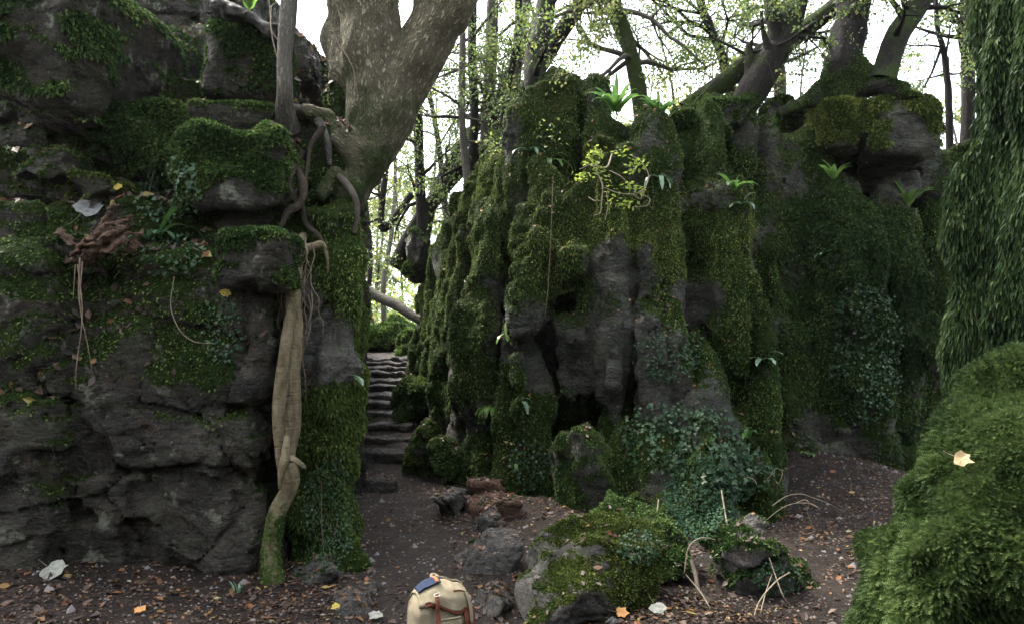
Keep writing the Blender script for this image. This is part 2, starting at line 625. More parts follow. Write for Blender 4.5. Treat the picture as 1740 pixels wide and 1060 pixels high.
def snets(D, lo, h):
    S = D < 0
    nx, ny, nz = D.shape
    cnt = np.zeros((nx - 1, ny - 1, nz - 1), dtype=np.int8)
    for dx in (0, 1):
        for dy in (0, 1):
            for dz in (0, 1):
                cnt += S[dx:nx - 1 + dx, dy:ny - 1 + dy, dz:nz - 1 + dz]
    act = np.argwhere((cnt > 0) & (cnt < 8))
    idm = np.full(cnt.shape, -1, dtype=np.int32)
    idm[act[:, 0], act[:, 1], act[:, 2]] = np.arange(len(act))
    acc = np.zeros((len(act), 3))
    num = np.zeros(len(act))
    i, j, k = act.T
    cor = [(a, b, c) for a in (0, 1) for b in (0, 1) for c in (0, 1)]
    val = {c: D[i + c[0], j + c[1], k + c[2]] for c in cor}
    for c in cor:
        for axx in range(3):
            if c[axx] == 0:
                c2 = list(c)
                c2[axx] = 1
                c2 = tuple(c2)
                v0, v1 = val[c], val[c2]
                m = (v0 < 0) != (v1 < 0)
                t = np.where(m, v0 / np.where(m, v0 - v1, 1), 0)
                pt = np.array(c, dtype=float)[None, :].repeat(len(act), 0)
                pt[:, axx] = t
                acc[m] += pt[m]
                num[m] += 1
    vert = lo + (act + acc / num[:, None]) * h
    quads = []
    for axx in range(3):
        s0 = [slice(None)] * 3
        s1 = [slice(None)] * 3
        s0[axx] = slice(0, -1)
        s1[axx] = slice(1, None)
        e = np.argwhere(S[tuple(s0)] != S[tuple(s1)])
        o1, o2 = [(1, 2), (2, 0), (0, 1)][axx]
        ok = (e[:, o1] > 0) & (e[:, o2] > 0) & (e[:, o1] < D.shape[o1] - 1) & (e[:, o2] < D.shape[o2] - 1)
        e = e[ok]

        def cell(a, b):
            q = e.copy()
            q[:, o1] -= a
            q[:, o2] -= b
            return idm[q[:, 0], q[:, 1], q[:, 2]]
        q = np.stack([cell(0, 0), cell(1, 0), cell(1, 1), cell(0, 1)], 1)
        fl = S[tuple(s0)][e[:, 0], e[:, 1], e[:, 2]]
        q[~fl] = q[~fl][:, ::-1]
        quads.append(q)
    Q = np.vstack(quads)
    return vert, Q[(Q >= 0).all(1)]


def vnormals(v, q):
    a = v[q[:, 2]] - v[q[:, 0]]
    b = v[q[:, 3 if q.shape[1] == 4 else 1]] - v[q[:, 1 if q.shape[1] == 4 else 0]]
    fn = np.cross(a, b) if q.shape[1] == 4 else np.cross(b, a)
    n = np.zeros_like(v)
    for i in range(q.shape[1]):
        for c in range(3):
            n[:, c] += np.bincount(q[:, i], fn[:, c], minlength=len(v))
    return norm(n)


def sample(v, q, dens_v, total, rg):
    """random points on quads weighted by area * mean vertex weight"""
    a = v[q[:, 0]]
    fn = np.cross(v[q[:, 2]] - a, v[q[:, 3]] - v[q[:, 1]])
    ar = np.linalg.norm(fn, axis=1) * .5
    wt = ar * dens_v[q].mean(1)
    s = wt.sum()
    if s <= 0:
        return np.zeros((0, 3)), np.zeros((0, 3))
    N = int(total)
    f = rg.choice(len(q), N, p=wt / s)
    r1, r2 = rg.random((N, 1)), rg.random((N, 1))
    A, B, C, Dd = (v[q[f, i]] for i in range(4))
    p = (A * (1 - r1) + B * r1) * (1 - r2) + (Dd * (1 - r1) + C * r1) * r2
    return p, norm(fn[f])


def tufts(pts, nrm, rg, L=(.02, .045), W=.25, droop=.5, spread=.7, tint=None):
    N = len(pts)
    l = rg.uniform(L[0], L[1], (N, 1))
    d = norm(nrm * 1.0 + np.array([0, 0, -droop]) + rg.normal(size=(N, 3)) * spread * .6)
    wv = norm(np.cross(d, rg.normal(size=(N, 3)))) * l * W
    b = pts - nrm * .006
    mid = b + d * l * .5
    tip = b + d * l + np.array([0, 0, -1.]) * l * .3 * droop
    v = np.stack([b, mid + wv, tip, mid - wv], 1).reshape(-1, 3)
    f = np.arange(N * 4).reshape(N, 4)
    if tint is None:
        tint = np.clip(.45 + .35 * fbm(pts, 2.2, 3, 3) * 1.6 + rg.normal(size=N) * .3, 0, 1)
    return v, f, np.repeat(tint, 4)


def feathers(pts, nrm, rg, L=(.05, .1), droop=.5, K=5, spread=.6):
    """feathery moss shoots: a stem with pairs of fine side leaflets"""
    N = len(pts)
    l = rg.uniform(L[0], L[1], (N, 1))
    d = norm(nrm + np.array([0, 0, -droop]) + rg.normal(size=(N, 3)) * spread * .6)
    s = norm(np.cross(d, nrm + rg.normal(size=(N, 3)) * .5))
    b = pts - nrm * .01
    V, F, T = [], [], []
    tint = np.clip(.42 + .8 * fbm(pts, 3, 4, 3) + rg.normal(size=N) * .25, 0, 1)
    l = l * (.8 + .5 * sstep(fbm(pts, 5, 2, 6), -.3, .4))[:, None]
    off = 0

    def tri(a, b_, c, t):
        nonlocal off
        V.append(np.stack([a, b_, c], 1).reshape(-1, 3))
        F.append(np.arange(N * 3).reshape(N, 3) + off)
        T.append(np.repeat(t, 3))
        off += N * 3
    sag = np.array([0, 0, -1.])
    def at(t): return b + d * l * t + sag * l * .35 * droop * t * t
    tri(at(0) - s * l * .03, at(0) + s * l * .03, at(1.0), tint)
    for k in range(K):
        t = .2 + .75 * k / K
        wl = l * .42 * (1.05 - t)
        for sg in (-1, 1):
            p0 = at(t)
            tip = p0 + (s * sg * .85 + d * .5 + rg.normal(size=(N, 3)) * .12) * wl
            tri(p0, at(t + .09), tip, np.clip(tint + .12 * k / K, 0, 1))
    return np.vstack(V), np.vstack(F), np.concatenate(T)


ROCKS = []       # (object, verts, quads, normals, moss)


def rock(name, label, cat, prims, h, mat, warp=(.1, .6), layers=(), seed=0, moss=dict(), fine=.012, frond=None, group=None, zfloor=-.35):
    """one rock: sculpted body + a child `moss` of small fronds"""
    v, q = sculpt(prims, h, warp, layers, seed, zfloor=zfloor)
    nr = vnormals(v, q)
    if fine:
        v = v + nr * (fine * fbm(v * np.array([1, 1, 2.]), 7, 3, seed)[:, None])
        nr = vnormals(v, q)
    m = moss.get('base', .5) + moss.get('up', .45) * nr[:, 2] + moss.get('n', .9) * fbm(v, moss.get('s', 1.6), 4, seed + 3)
    for spec in moss.get('spots', ()):          # (u,v,Y,r,amount)
        c = P(*spec[:3])
        m = m + spec[4] * np.exp(-((v - c) ** 2).sum(1) / (spec[3] ** 2))
    m = np.clip(m, 0, 1)
    c0 = (v.min(0) + v.max(0)) / 2
    c0[2] = v[:, 2].min()
    o = mesh_obj(name, v, q, mat, None, dict(moss=m), loc=c0)
    tag(o, label, cat, group)
    ROCKS.append((o, v, q, nr, m))
    if frond:
        rg = np.random.default_rng(seed + 50)
        view = norm(v - np.array([0, 0, CAMZ]))
        facing = sstep(-(nr * view).sum(1), -.5, -.1)
        dens = sstep(m, .4, .62) * facing
        p, n_ = sample(v, q, dens, frond['n'], rg)
        if frond.get('feather'):
            fv, ff, ft = feathers(p, n_, rg, frond['L'], frond.get('droop', .5), frond.get('K', 5))
        else:
            fv, ff, ft = tufts(p, n_, rg, frond['L'], frond.get('W', .25), frond.get('droop', .5))
        mo = mesh_obj('moss', fv, ff, frond['mat'], o, dict(tint=ft), smooth=False)
    return o


def add_moss(o_rec, n, L, mat, droop=.5, region=None, W=.25, seed=0, feather=False, K=5):
    o, v, q, nr, m = o_rec
    rg = np.random.default_rng(seed)
    view = norm(v - np.array([0, 0, CAMZ]))
    facing = sstep(-(nr * view).sum(1), -.5, -.1)
    dens = sstep(m, .35, .6) * facing
    if region:
        rr = 0
        for (uu, vv_, YY, r) in region:
            rr = rr + np.exp(-((v - P(uu, vv_, YY)) ** 2).sum(1) / r ** 2)
        dens = dens * np.clip(rr, 0, 1)
    p, n_ = sample(v, q, dens, n, rg)
    fv, ff, ft = feathers(p, n_, rg, L, droop, K) if feather else tufts(p, n_, rg, L, W, droop)
    return mesh_obj('moss', fv, ff, mat, o, dict(tint=ft), smooth=False)


# ------------------------------------------------------------------ ground
PY = np.array([-50, 3, 4.65, 5.5, 7, 9.3, 12, 15, 20, 40, 80, 600.])
PX = np.array([-.4, -.45, -.62, -.76, -1.15, -1.68, -2.12, -2.66, -3.4, -6.5, -12, -90.])
STEPS = [(768, 9.3), (743, 9.9), (719, 10.5), (699, 11.1), (683, 11.6), (669, 12.1), (656, 12.6), (644, 13.1), (633, 13.6), (623, 14.1), (614, 14.6), (607, 15.1)]
SZ = [P(650, v, y)[2] for v, y in STEPS]
_zy, _zz = [-300, 7.4, 8.2, 9.27], [0, 0, -.02, .12]
for (_v, _y), _z in zip(STEPS, SZ):
    _zy += [_y + .14, _y + .44]
    _zz += [_z - .035, _z - .02]
ZY = np.array(_zy + [15.8, 17, 30, 70, 400])
ZZ = np.array(_zz + [1.5, 1.55, 2.2, 3.6, 6.])


def gz(x, y):
    x = np.asarray(x, dtype=float)
    y = np.asarray(y, dtype=float)
    xc = np.interp(y, PY, PX)
    dx = x - xc
    lane = np.interp(y, ZY, ZZ)
    side = np.where(y > 8, 0, 0)
    flat = -.1 * sstep(y, 6, 9)
    # inside the glade right of the path the floor stays low; beyond the rocks it climbs to the wood
    right = sstep(dx, .5, 1.6)
    lowfloor = flat + 3.1 * sstep(y, 11.5, 16)
    zz = lane * (1 - right) + lowfloor * right
    left = sstep(-dx, .6, 1.6)
    zz = zz * (1 - left) + (lane + .04 + 2.4 * sstep(y, 8.5, 15)) * left
    far = sstep(y, 17, 30)
    zz = zz * (1 - far) + (np.interp(y, ZY, ZZ) + .8 * sstep(np.abs(dx), 2, 8)) * far
    # banks of soil
    def b(cx, cy, r, a): return a * np.exp(-((x - cx) ** 2 + (y - cy) ** 2) / r ** 2)
    zz = zz + b(.1, 6.9, .8, .16) + b(1.0, 3.9, .5, .1) + b(-3.2, 4.4, 1.0, .08) + b(-1.3, 4.2, .4, .05) + b(3.7, 8.9, 1.4, .42)
    p = np.stack([x, y, x * 0], -1)
    near = 1 - sstep(np.abs(y - 8), 15, 40)
    zz = zz + fbm(p, 1.1, 3, 8) * .05 + fbm(p, 4.3, 3, 9) * .022 * near * (1 - .5 * np.exp(-(dx / .45) ** 2))
    zz = zz + fbm(p, .05, 3, 20) * 1.2 * sstep(np.abs(y - 8) + np.abs(x) * .6, 25, 90)
    return zz


def graded(segs):
    out = []
    for a, b, s in segs:
        out.append(np.arange(a, b, s))
    out.append([segs[-1][1]])
    return np.concatenate(out)


gx = graded([(-400, -60, 20), (-60, -12, 2.0), (-12, -4.6, .3), (-4.6, 5.4, .035), (5.4, 12, .3), (12, 60, 2), (60, 400, 20)])
gy = graded([(-200, -20, 12), (-20, 2, .8), (2, 3.3, .1), (3.3, 10, .035), (10, 17, .06), (17, 30, .3), (30, 90, 2), (90, 700, 20)])
GX, GY = np.meshgrid(gx, gy, indexing='ij')
GZ = gz(GX, GY)
nx_, ny_ = GX.shape
gi = np.arange(nx_ * ny_).reshape(nx_, ny_)
gq = np.stack([gi[:-1, :-1], gi[1:, :-1], gi[1:, 1:], gi[:-1, 1:]], -1).reshape(-1, 4)
gv = np.stack([GX, GY, GZ], -1).reshape(-1, 3)
gdx = np.abs(gv[:, 0] - np.interp(gv[:, 1], PY, PX))
gpath = (1 - sstep(gdx, .25, .6)) * (1 - sstep(gv[:, 1], 15, 17))
ggreen = sstep(gv[:, 1], 15.5, 19) * .75
ground = mesh_obj('ground', gv, gq, M['soil'], None, dict(path=gpath, green=ggreen))
tag(ground, 'dark leaf-strewn soil of the gorge and the wood beyond', kind='structure')
ROCKS.append((ground, gv, gq, None, None))
GROUNDREC = ROCKS[-1]

# ------------------------------------------------------------------ rocks
STR = [('vor', .045, (.9, .9, .6), .05, .05), ('vor', .028, (.34, .34, .3), .02, .06), ('vor', .012, (.11, .11, .08), .01, .12), (.014, (1.2, 1.2, .12), 1), (.02, (.35, .35, .3), 0), (.012, (.12, .12, .06), 0)]
# left outcrop
left = [
    pbox(100, 560, 446, 1010, 5.03, 3.2, rd=.1, k=.05),
    pbox(95, 480, 452, 715, 4.98, 3.0, rd=.1, k=.05),
    pbox(170, 705, 444, 800, 4.93, 2.5, (.03, 0, 0), rd=.08, k=.05),
    pbox(250, 880, 425, 1010, 5.0, 2.5, (-.12, 0, 0), rd=.08, k=.05),
    pbox(-330, 420, 48, 1010, 4.75, 3.4, (0, 0, .05), rd=.12, k=.05),
    pbox(-330, 420, 100, 640, 4.9, 3.4, rd=.12, k=.05),
    pbox(-300, 385, 380, 500, 5.0, 3.2, (.1, 0, 0), rd=.08, k=.06),
    pbox(-320, 330, 455, 400, 5.35, 3.0, (.05, 0, .03), rd=.08, k=.06),
    pbox(-330, 255, 470, 345, 5.75, 3.0, (0, 0, .03), rd=.08, k=.06),
    pbox(-330, 130, 500, 262, 6.2, 3.0, rd=.1, k=.08),
    pbox(-330, 40, 520, 140, 6.7, 3.0, rd=.1, k=.1),
    pbox(-400, -220, 330, 50, 7.4, 3.0, rd=.2, k=.2),
    pbox(440, 430, 520, 1010, 6.0, 2.5, rd=.1, k=.1),
    # rock under the tree with its hollow
    pbox(470, 185, 588, 330, 5.75, .9, rd=.18, k=.15),
    pbox(510, 300, 594, 430, 5.7, .7, rd=.15, k=.12),
    pbox(545, 120, 596, 330, 6.1, .7, rd=.2, k=.15),
    seg(-1.5, 6.3, -2.1, 9.0, -1.0, 1.5, 3.5),
    cap(P(500, 240, 5.5), P(530, 280, 5.5), .16, .2, .08, -1),
    cap(P(500, 420, 5.45), P(540, 470, 5.5), .1, .13, .06, -1),
    cap(P(478, 560, 5.3), P(470, 900, 5.3), .12, .12, .06, -1),
    cap(P(74, 640, 4.85), P(72, 800, 4.78), .04, .07, .02, -1), cap(P(72, 800, 4.78), P(52, 960, 4.72), .07, .1, .02, -1), cap(P(76, 700, 5.1), P(56, 960, 5.1), .07, .13, .02, -1),
]
rock('rock_outcrop', 'dark layered rock face with leafy ledges, left of the pale tree root', 'rock', left, .024, M['rock_l'],
     (.06, .5), STR, 1,
     dict(base=.2, up=.5, n=.8, s=2.0, spots=[(100, 60, 6.5, 1.3, .3), (420, 120, 6.2, .9, .3), (320, 560, 5, .55, .35), (200, 320, 5.8, .9, .4), (540, 260, 5.8, .6, .4), (440, 620, 5, .15, -.2), (300, 400, 5.2, .7, .25), (200, 850, 5, .9, -.15), (420, 720, 4.9, .2, .2), (30, 500, 4.9, .5, .3), (100, 900, 5, .6, -.2), (540, 400, 5.8, .4, .3)]),
     frond=dict(n=190000, L=(.012, .034), mat=M['moss_dark'], droop=.6))
LEFT = ROCKS[-1]

slab = [
    cap(P(575, 620, 5.4), P(585, 760, 5.4), .14, .1, .15), cap(P(570, 900, 5.3), P(585, 1000, 5.2), .12, .22, .15), cap(P(585, 470, 5.9), P(600, 560, 6.2), .12, .12, .15),
    cap(P(608, 770, 5.6), P(612, 840, 5.6), .06, .06, .1, -1),
    seg(-1.24, 5.35, -1.6, 7.0, -.45, -.35, 2.35),
    seg(-1.26, 5.5, -1.62, 7.1, -.6, 1.0, 2.75),
    seg(-1.66, 6.9, -2.12, 10.1, -.8, 1.35, 2.6, k=.15),
    seg(-1.86, 6.9, -2.25, 10.1, -.8, -.35, 1.5, k=.15),
    seg(-2.16, 9.9, -3.3, 15.6, -1.0, .3, 2.5, k=.15),
    cap(P(540, 520, 5.3), P(535, 640, 5.2), .06, .08, .05, -1),
]
rock('rock_wall', 'tall narrow rock slab with yellow-green moss running back along the left of the path', 'rock', slab, .026, M['rock_pale'],
     (.12, .45), [('vor', .03, (.35, .35, .7), .03, .12), (.04, (.25, .25, .9), 0), (.02, (.15, .15, .15), 0)], 2,
     dict(base=.62, up=.2, n=.7, s=2.2, spots=[(535, 560, 5.3, .3, -.7), (590, 530, 5.6, .3, .2), (570, 700, 5.3, .3, .5), (560, 950, 5.2, .5, .5)]),
     frond=dict(n=90000, L=(.014, .036), mat=M['moss_bright'], droop=.9))
add_moss(ROCKS[-1], 40000, (.016, .04), M['moss_yellow'], .9, [(565, 650, 5.5, .45), (590, 520, 6.2, .5), (600, 850, 5.5, .3), (555, 500, 5.6, .25)], seed=9)

# boulders lying on the left outcrop
BS = [('vor', .016, (.28, .28, .2), .012, .12), (.02, (.4, .4, .12), 1), (.018, (.14, .14, .1), 0)]


def boulder(label, u0, v0, u1, v1, Y, d, seed, mat='boulder', rot=(0, 0, 0), moss=.5, frn=0, L=(.015, .035), h=.02, name='boulder', mm='moss_dark', kind='p', extra=(), up=.5, droop=.4, group=None, spots=(), n=14, sink=0, fine=.01, K=5, feather=False, layers=None):
    a, b = P(u0, v0, Y), P(u1, v1, Y)
    if v0 > 620:
        a[2] = P(u0, v0, Y + d * .2)[2]
    c = (a + b) / 2
    c[1] = Y + d / 2
    hh = np.array([abs(b[0] - a[0]) / 2, d / 2, abs(a[2] - b[2]) / 2])
    c[2] -= sink / 2
    hh[2] += sink / 2
    pr = [poly(c, hh * 1.06, seed, n, rot) if kind == 'p' else box(c, hh, rot, min(hh) * .45)] + list(extra)
    m = min(hh)
    return rock(name, label, 'boulder' if name == 'boulder' else 'stone', pr, h, M[mat], (min(.07, m * .25), max(.12, m)), BS if layers is None else layers, seed,
                dict(base=moss, up=up, n=.6, s=3, spots=spots), fine, dict(n=frn, L=L, mat=M[mm], droop=droop, feather=feather, K=K) if frn else None, group)


boulder('thick moss-covered block on the left ledges beside the pale root, above the fern', 285, 205, 462, 342, 5.1, .9, 21, 'rock_l', (0, 0, .1), .75, 34000, (.02, .045), spots=[(400, 345, 5.1, .25, -.7)], kind='b')
boulder('mossy mound among dead leaves in the middle of the upper left bank', 128, 145, 275, 285, 5.45, .9, 22, 'rock_l', (0, .35, 0), .7, 24000, (.02, .045))
boulder('dark mossy boulder left of the thin tree, near the top of the bank', 328, 28, 470, 172, 6.0, .9, 23, 'rock_l', (0, 0, .2), .55, 20000, (.02, .045), kind='b')
boulder('overhanging mossy boulder in the top left corner above a dark hollow', -160, -110, 142, 140, 4.9, 1.6, 24, 'rock_l', (0, .3, 0), .5, 40000, (.02, .045), droop=.9, extra=[cap(P(-40, 80, 4.85), P(60, 105, 4.85), .14, .16, .05, -1)], kind='b')
boulder('bare grey block under the mossy mound at the left edge', 10, 232, 112, 302, 5.2, .6, 25, 'rock_l', (0, .1, .2), .2, 3000)
boulder('small ochre rock high on the left bank between two mossy boulders', 228, 25, 318, 130, 6.3, .7, 26, 'rock_pale', (0, .3, 0), .45, 5000)
boulder('moss-topped ledge block just left of the top of the pale root', 362, 388, 476, 490, 4.78, .8, 27, 'rock_l', (0, .08, .1), .45, 20000, (.015, .04), kind='b', spots=[(430, 470, 4.75, .2, -.3)])
boulder('flat mossy rock jutting above the dark hollow under the thin tree', 320, 168, 470, 225, 5.55, .8, 28, 'rock_l', (0, .05, 0), .6, 14000, kind='b')
boulder('low mossy block at the left edge beside the rotten log', 45, 405, 150, 470, 4.85, .5, 29, 'rock_l', (0, -.1, 0), .5, 8000, kind='b')
boulder('yellowish rounded rock below the bare grey block on the left bank', 90, 285, 205, 345, 5.25, .6, 30, 'rock_l', (0, .1, 0), .5, 7000, mm='moss_olive')

# right buttress
def C(*pts, k=.12, op=1): return chain(pts, k, op)


right = [
    pbox(800, 350, 900, 900, 9.1, 5, (0, 0, .1), rd=.3, k=.2),
    pbox(870, 225, 1010, 920, 8.5, 4, (0, 0, .05), rd=.3, k=.2),
    pbox(985, 196, 1210, 920, 8.2, 4, rd=.25, k=.2),
    pbox(1150, 230, 1270, 920, 8.3, 3, (0, 0, -.15), rd=.25, k=.2),
    pbox(750, 540, 810, 860, 10.6, 4, rd=.3, k=.2),
    pbox(765, 440, 810, 860, 12.0, 3, rd=.3, k=.2),
]
right += C((768, 392, 12.2, .24), (742, 560, 11.6, .3), (738, 780, 11.0, .36), k=.04)
right += C((730, 505, 12.4, .2), (718, 640, 12.0, .24), (728, 760, 11.2, .26), k=.04)
right += C((785, 348, 11.0, .22), (764, 520, 10.3, .25), (752, 790, 9.7, .34), k=.035)
right += C((812, 303, 10.0, .24), (782, 500, 9.4, .26), (768, 810, 9.0, .36), k=.035)
right += C((852, 280, 9.3, .28), (812, 470, 8.9, .25), (798, 830, 8.5, .3), k=.035)
right += C((895, 245, 8.9, .3), (843, 400, 8.5, .27), (822, 560, 8.2, .24), (838, 860, 7.9, .3), k=.035)
right += C((955, 190, 8.9, .36), (915, 235, 8.6, .34), (905, 330, 8.4, .3), k=.1)
right += C((940, 320, 8.2, .26), (905, 420, 7.9, .25), (893, 520, 7.7, .26), k=.045)
right += C((868, 540, 7.95, .2), (878, 700, 7.7, .3), (880, 880, 7.5, .34), k=.08)
right += C((1000, 180, 8.6, .22), (970, 175, 8.7, .26), k=.1)
right += C((1025, 235, 8.2, .2), (1020, 330, 8.0, .3), (985, 400, 7.8, .2), (983, 440, 7.65, .19), k=.045)
right += C((1060, 300, 8.0, .35), (1030, 420, 7.7, .22), (1055, 560, 7.45, .26), (1045, 665, 7.25, .22), k=.08)
right += C((1000, 560, 7.6, .2), (985, 640, 7.5, .2), k=.1)
right += C((1110, 250, 8.2, .35), (1100, 420, 7.75, .32), (1130, 560, 7.5, .28), (1160, 700, 7.2, .34), (1190, 800, 6.95, .42), k=.08)
right += C((1205, 220, 8.4, .2), (1215, 330, 8.1, .25), (1245, 470, 7.9, .27), (1275, 640, 7.75, .25), (1290, 860, 7.6, .3), k=.045)
right += C((1225, 345, 7.9, .2), (1235, 360, 7.9, .22), k=.08)
right += C((1130, 790, 7.0, .4), (1175, 930, 6.45, .45), k=.2)
right += C((1240, 760, 7.3, .3), (1260, 900, 6.9, .32), k=.15)
right += C((1060, 740, 7.3, .26), (1090, 900, 6.9, .4), k=.15)
right += [cap(P(955, 520, 7.5), P(960, 640, 7.5), .16, .2, .08, -1), cap(P(985, 725, 7.1), P(1035, 725, 7.1), .13, .13, .08, -1),
          cap(P(1195, 470, 7.6), P(1205, 600, 7.6), .13, .13, .1, -1), cap(P(925, 700, 7.3), P(935, 850, 7.3), .12, .12, .1, -1),
          cap(P(1180, 370, 7.6), P(1190, 370, 7.6), .12, .1, .08, -1)]
rock('rock_buttress', 'great mossy rock buttress with rounded ribs and a bare jutting nose, right of the path', 'rock', right, .034, M['rock_r'],
     (.1, .5), [('vor', .035, (.42, .42, .7), .03, .12), ('vor', .025, (.2, .2, .16), .025, .15), (.17, (.34, .34, 2.8), 2), (.07, (.15, .15, 1.1), 0), (.035, (.3, .3, .35), 0), (.02, (.12, .12, .12), 0)], 3,
     dict(base=.74, up=.3, n=.95, s=1.5, spots=[(1040, 600, 7.2, .42, -1.0), (1040, 450, 7.45, .34, -1.0), (1150, 700, 7.2, .2, -.5), (1185, 520, 7.5, .3, -1.1), (970, 620, 7.5, .35, -.8), (905, 540, 7.6, .2, -.5), (1050, 680, 7.2, .3, -.5)]),
     frond=dict(n=560000, L=(.012, .034), mat=M['moss_dark'], droop=.9))
RIGHT = ROCKS[-1]
add_moss(RIGHT, 110000, (.013, .036), M['moss_olive'], .9, [(760, 400, 9.8, .9), (830, 330, 9, .8), (970, 360, 7.9, .6), (1100, 450, 7.6, .7), (1230, 380, 7.9, .5), (900, 420, 7.8, .5), (700, 500, 12, .8)], seed=5)

recess = [
    pbox(1280, 350, 1760, 960, 10.2, 3, rd=.3, k=.2),
    pbox(1250, 225, 1400, 500, 10.0, 2.5, rd=.3, k=.25),
    pbox(1370, 250, 1610, 335, 10.0, 2.8, (0, 0, -.05), rd=.1, k=.05),
    pbox(1320, 165, 1410, 300, 10.4, 2.2, rd=.2, k=.1),
    pbox(1490, 262, 1605, 300, 9.75, 2, rd=.06, k=.04),
    pbox(1570, 240, 1740, 420, 10.3, 2, rd=.1, k=.1),
    pbox(1520, 295, 1620, 340, 9.6, 1.5, rd=.08, k=.06),
]
recess += C((1235, 205, 9.9, .4), (1300, 300, 9.9, .5), (1335, 560, 9.7, .5), (1330, 860, 9.4, .5), k=.2)
recess += C((1355, 270, 9.9, .35), (1390, 520, 9.7, .45), (1390, 860, 9.5, .5), k=.15)
recess += C((1425, 335, 9.7, .28), (1462, 430, 9.3, .3), (1488, 560, 9.1, .28), (1485, 760, 9.2, .36), k=.045)
recess += C((1500, 345, 9.8, .28), (1525, 440, 9.5, .28), (1548, 600, 9.3, .28), (1550, 780, 9.4, .3), k=.045)
recess += C((1590, 380, 9.9, .3), (1600, 560, 9.8, .35), k=.1)
recess += C((1380, 800, 9.3, .3), (1520, 800, 9.3, .35), k=.2)
recess += [cap(P(1575, 690, 9.4), P(1600, 800, 9.4), .3, .3, .15, -1)]
rock('rock_recess', 'dark mossy back wall of ribs in the shaded recess at the right', 'rock', recess, .045, M['rock_r'],
     (.1, .5), [('vor', .045, (.6, .6, .7), .04, .12), (.17, (.4, .4, 2.8), 2), (.07, (.18, .18, 1.1), 0), (.035, (.35, .35, .35), 0), (.03, (.14, .14, .14), 0)], 4,
     dict(base=.72, up=.3, n=.7, s=1.5, spots=[(1500, 290, 9.9, .7, -.9), (1400, 780, 9.3, .6, -.5), (1500, 820, 9.3, .6, -.4)]),
     frond=dict(n=260000, L=(.015, .042), mat=M['moss_dark'], droop=.9))
add_moss(ROCKS[-1], 36000, (.03, .06), M['moss_hang'], .9, [(1465, 430, 9.3, .6), (1490, 600, 9.1, .6), (1540, 500, 9.4, .5)], seed=6)
boulder('square mossy block below the flared tree on the right rocks', 1395, 165, 1492, 246, 9.2, 1.6, 31, 'rock_r', (0, 0, .1), .55, 16000, (.025, .05), h=.03, kind='b', mm='moss_olive')
boulder('moss-fringed rock with a flat top at the right end of the skyline', 1505, 152, 1618, 262, 9.0, 2.2, 32, 'rock_r', (0, 0, -.1), .6, 26000, (.025, .06), h=.03, kind='b', mm='moss_olive', spots=[(1550, 230, 9, .3, -.4)], droop=.9)
boulder('low mossy rock on the skyline between the leaning trunks and the flared tree', 1330, 160, 1425, 235, 9.9, 1.2, 33, 'rock_r', (0, .1, 0), .7, 9000, (.025, .05), h=.035)
boulder('mossy rock on top of the buttress with a bent tree on it', 915, 148, 1003, 215, 8.55, .9, 34, 'rock_r', (0, -.2, 0), .75, 14000, (.02, .045), h=.028, droop=.8)
boulder('small round moss cushion right of the tall hart\'s tongue ferns on the skyline', 1140, 172, 1185, 215, 8.3, .5, 35, 'rock_r', (0, 0, 0), .9, 5000, (.02, .04), h=.025)
boulder('mossy hump at the foot of the fallen leaning trunk', 1185, 140, 1290, 215, 9.2, 1.0, 36, 'rock_r', (0, .3, 0), .8, 10000, (.025, .05), h=.03)
boulder('rounded mossy knob above the yellow-leaved sapling', 1003, 222, 1052, 280, 7.75, .5, 37, 'rock_r', (0, 0, 0), .9, 7000, (.02, .04), h=.022, mm='moss_olive')

# hanging moss column at the right
colp = C((1800, -260, 5.0, .5), (1790, 100, 5.0, .44), (1790, 380, 4.95, .52), (1790, 620, 4.9, .58), (1800, 980, 4.9, .6), k=.1)
colp += C((1712, -200, 5.1, .13), (1705, 200, 5.0, .14), (1680, 400, 4.9, .17), (1664, 540, 4.9, .16), (1672, 660, 4.9, .12), k=.04)
colp += C((1765, -200, 4.75, .13), (1750, 180, 4.65, .15), (1745, 560, 4.6, .2), k=.04)
colp += C((1850, -200, 4.6, .3), (1850, 600, 4.5, .4), k=.1)
rock('rock_pillar', 'tall rock pillar at the right edge hung with curtains of moss', 'rock', colp, .028, M['rock_r'],
     (.08, .4), [(.09, (.3, .3, 2.5), 2), (.06, (.13, .13, .9), 0), (.05, (.2, .2, .35), 0)], 7,
     dict(base=.85, up=.1, n=.5, s=2),
     frond=dict(n=150000, L=(.022, .065), mat=M['moss_hang'], droop=1.6, W=.16))
# near boulder bottom right
nb = C((1800, 700, 2.9, .27), (1752, 800, 2.85, .28), (1690, 900, 2.8, .28), (1640, 1000, 2.75, .29), (1600, 1150, 2.75, .32), k=.22)
nb += C((1920, 770, 3.0, .4), (1880, 960, 2.9, .56), (1850, 1250, 2.85, .7), k=.1)
rock('mossy_boulder', 'large close boulder under feathery bright green moss in the bottom right corner', 'boulder', nb, .02, M['rock_r'],
     (.09, .3), [(.03, (.22, .22, .22), 0), (.03, (.09, .09, .09), 0)], 8,
     dict(base=.95, up=.1, n=.3, s=2),
     frond=dict(n=105000, L=(.016, .045), mat=M['moss_near'], droop=.35, feather=True, K=5))
NEARB = ROCKS[-1]

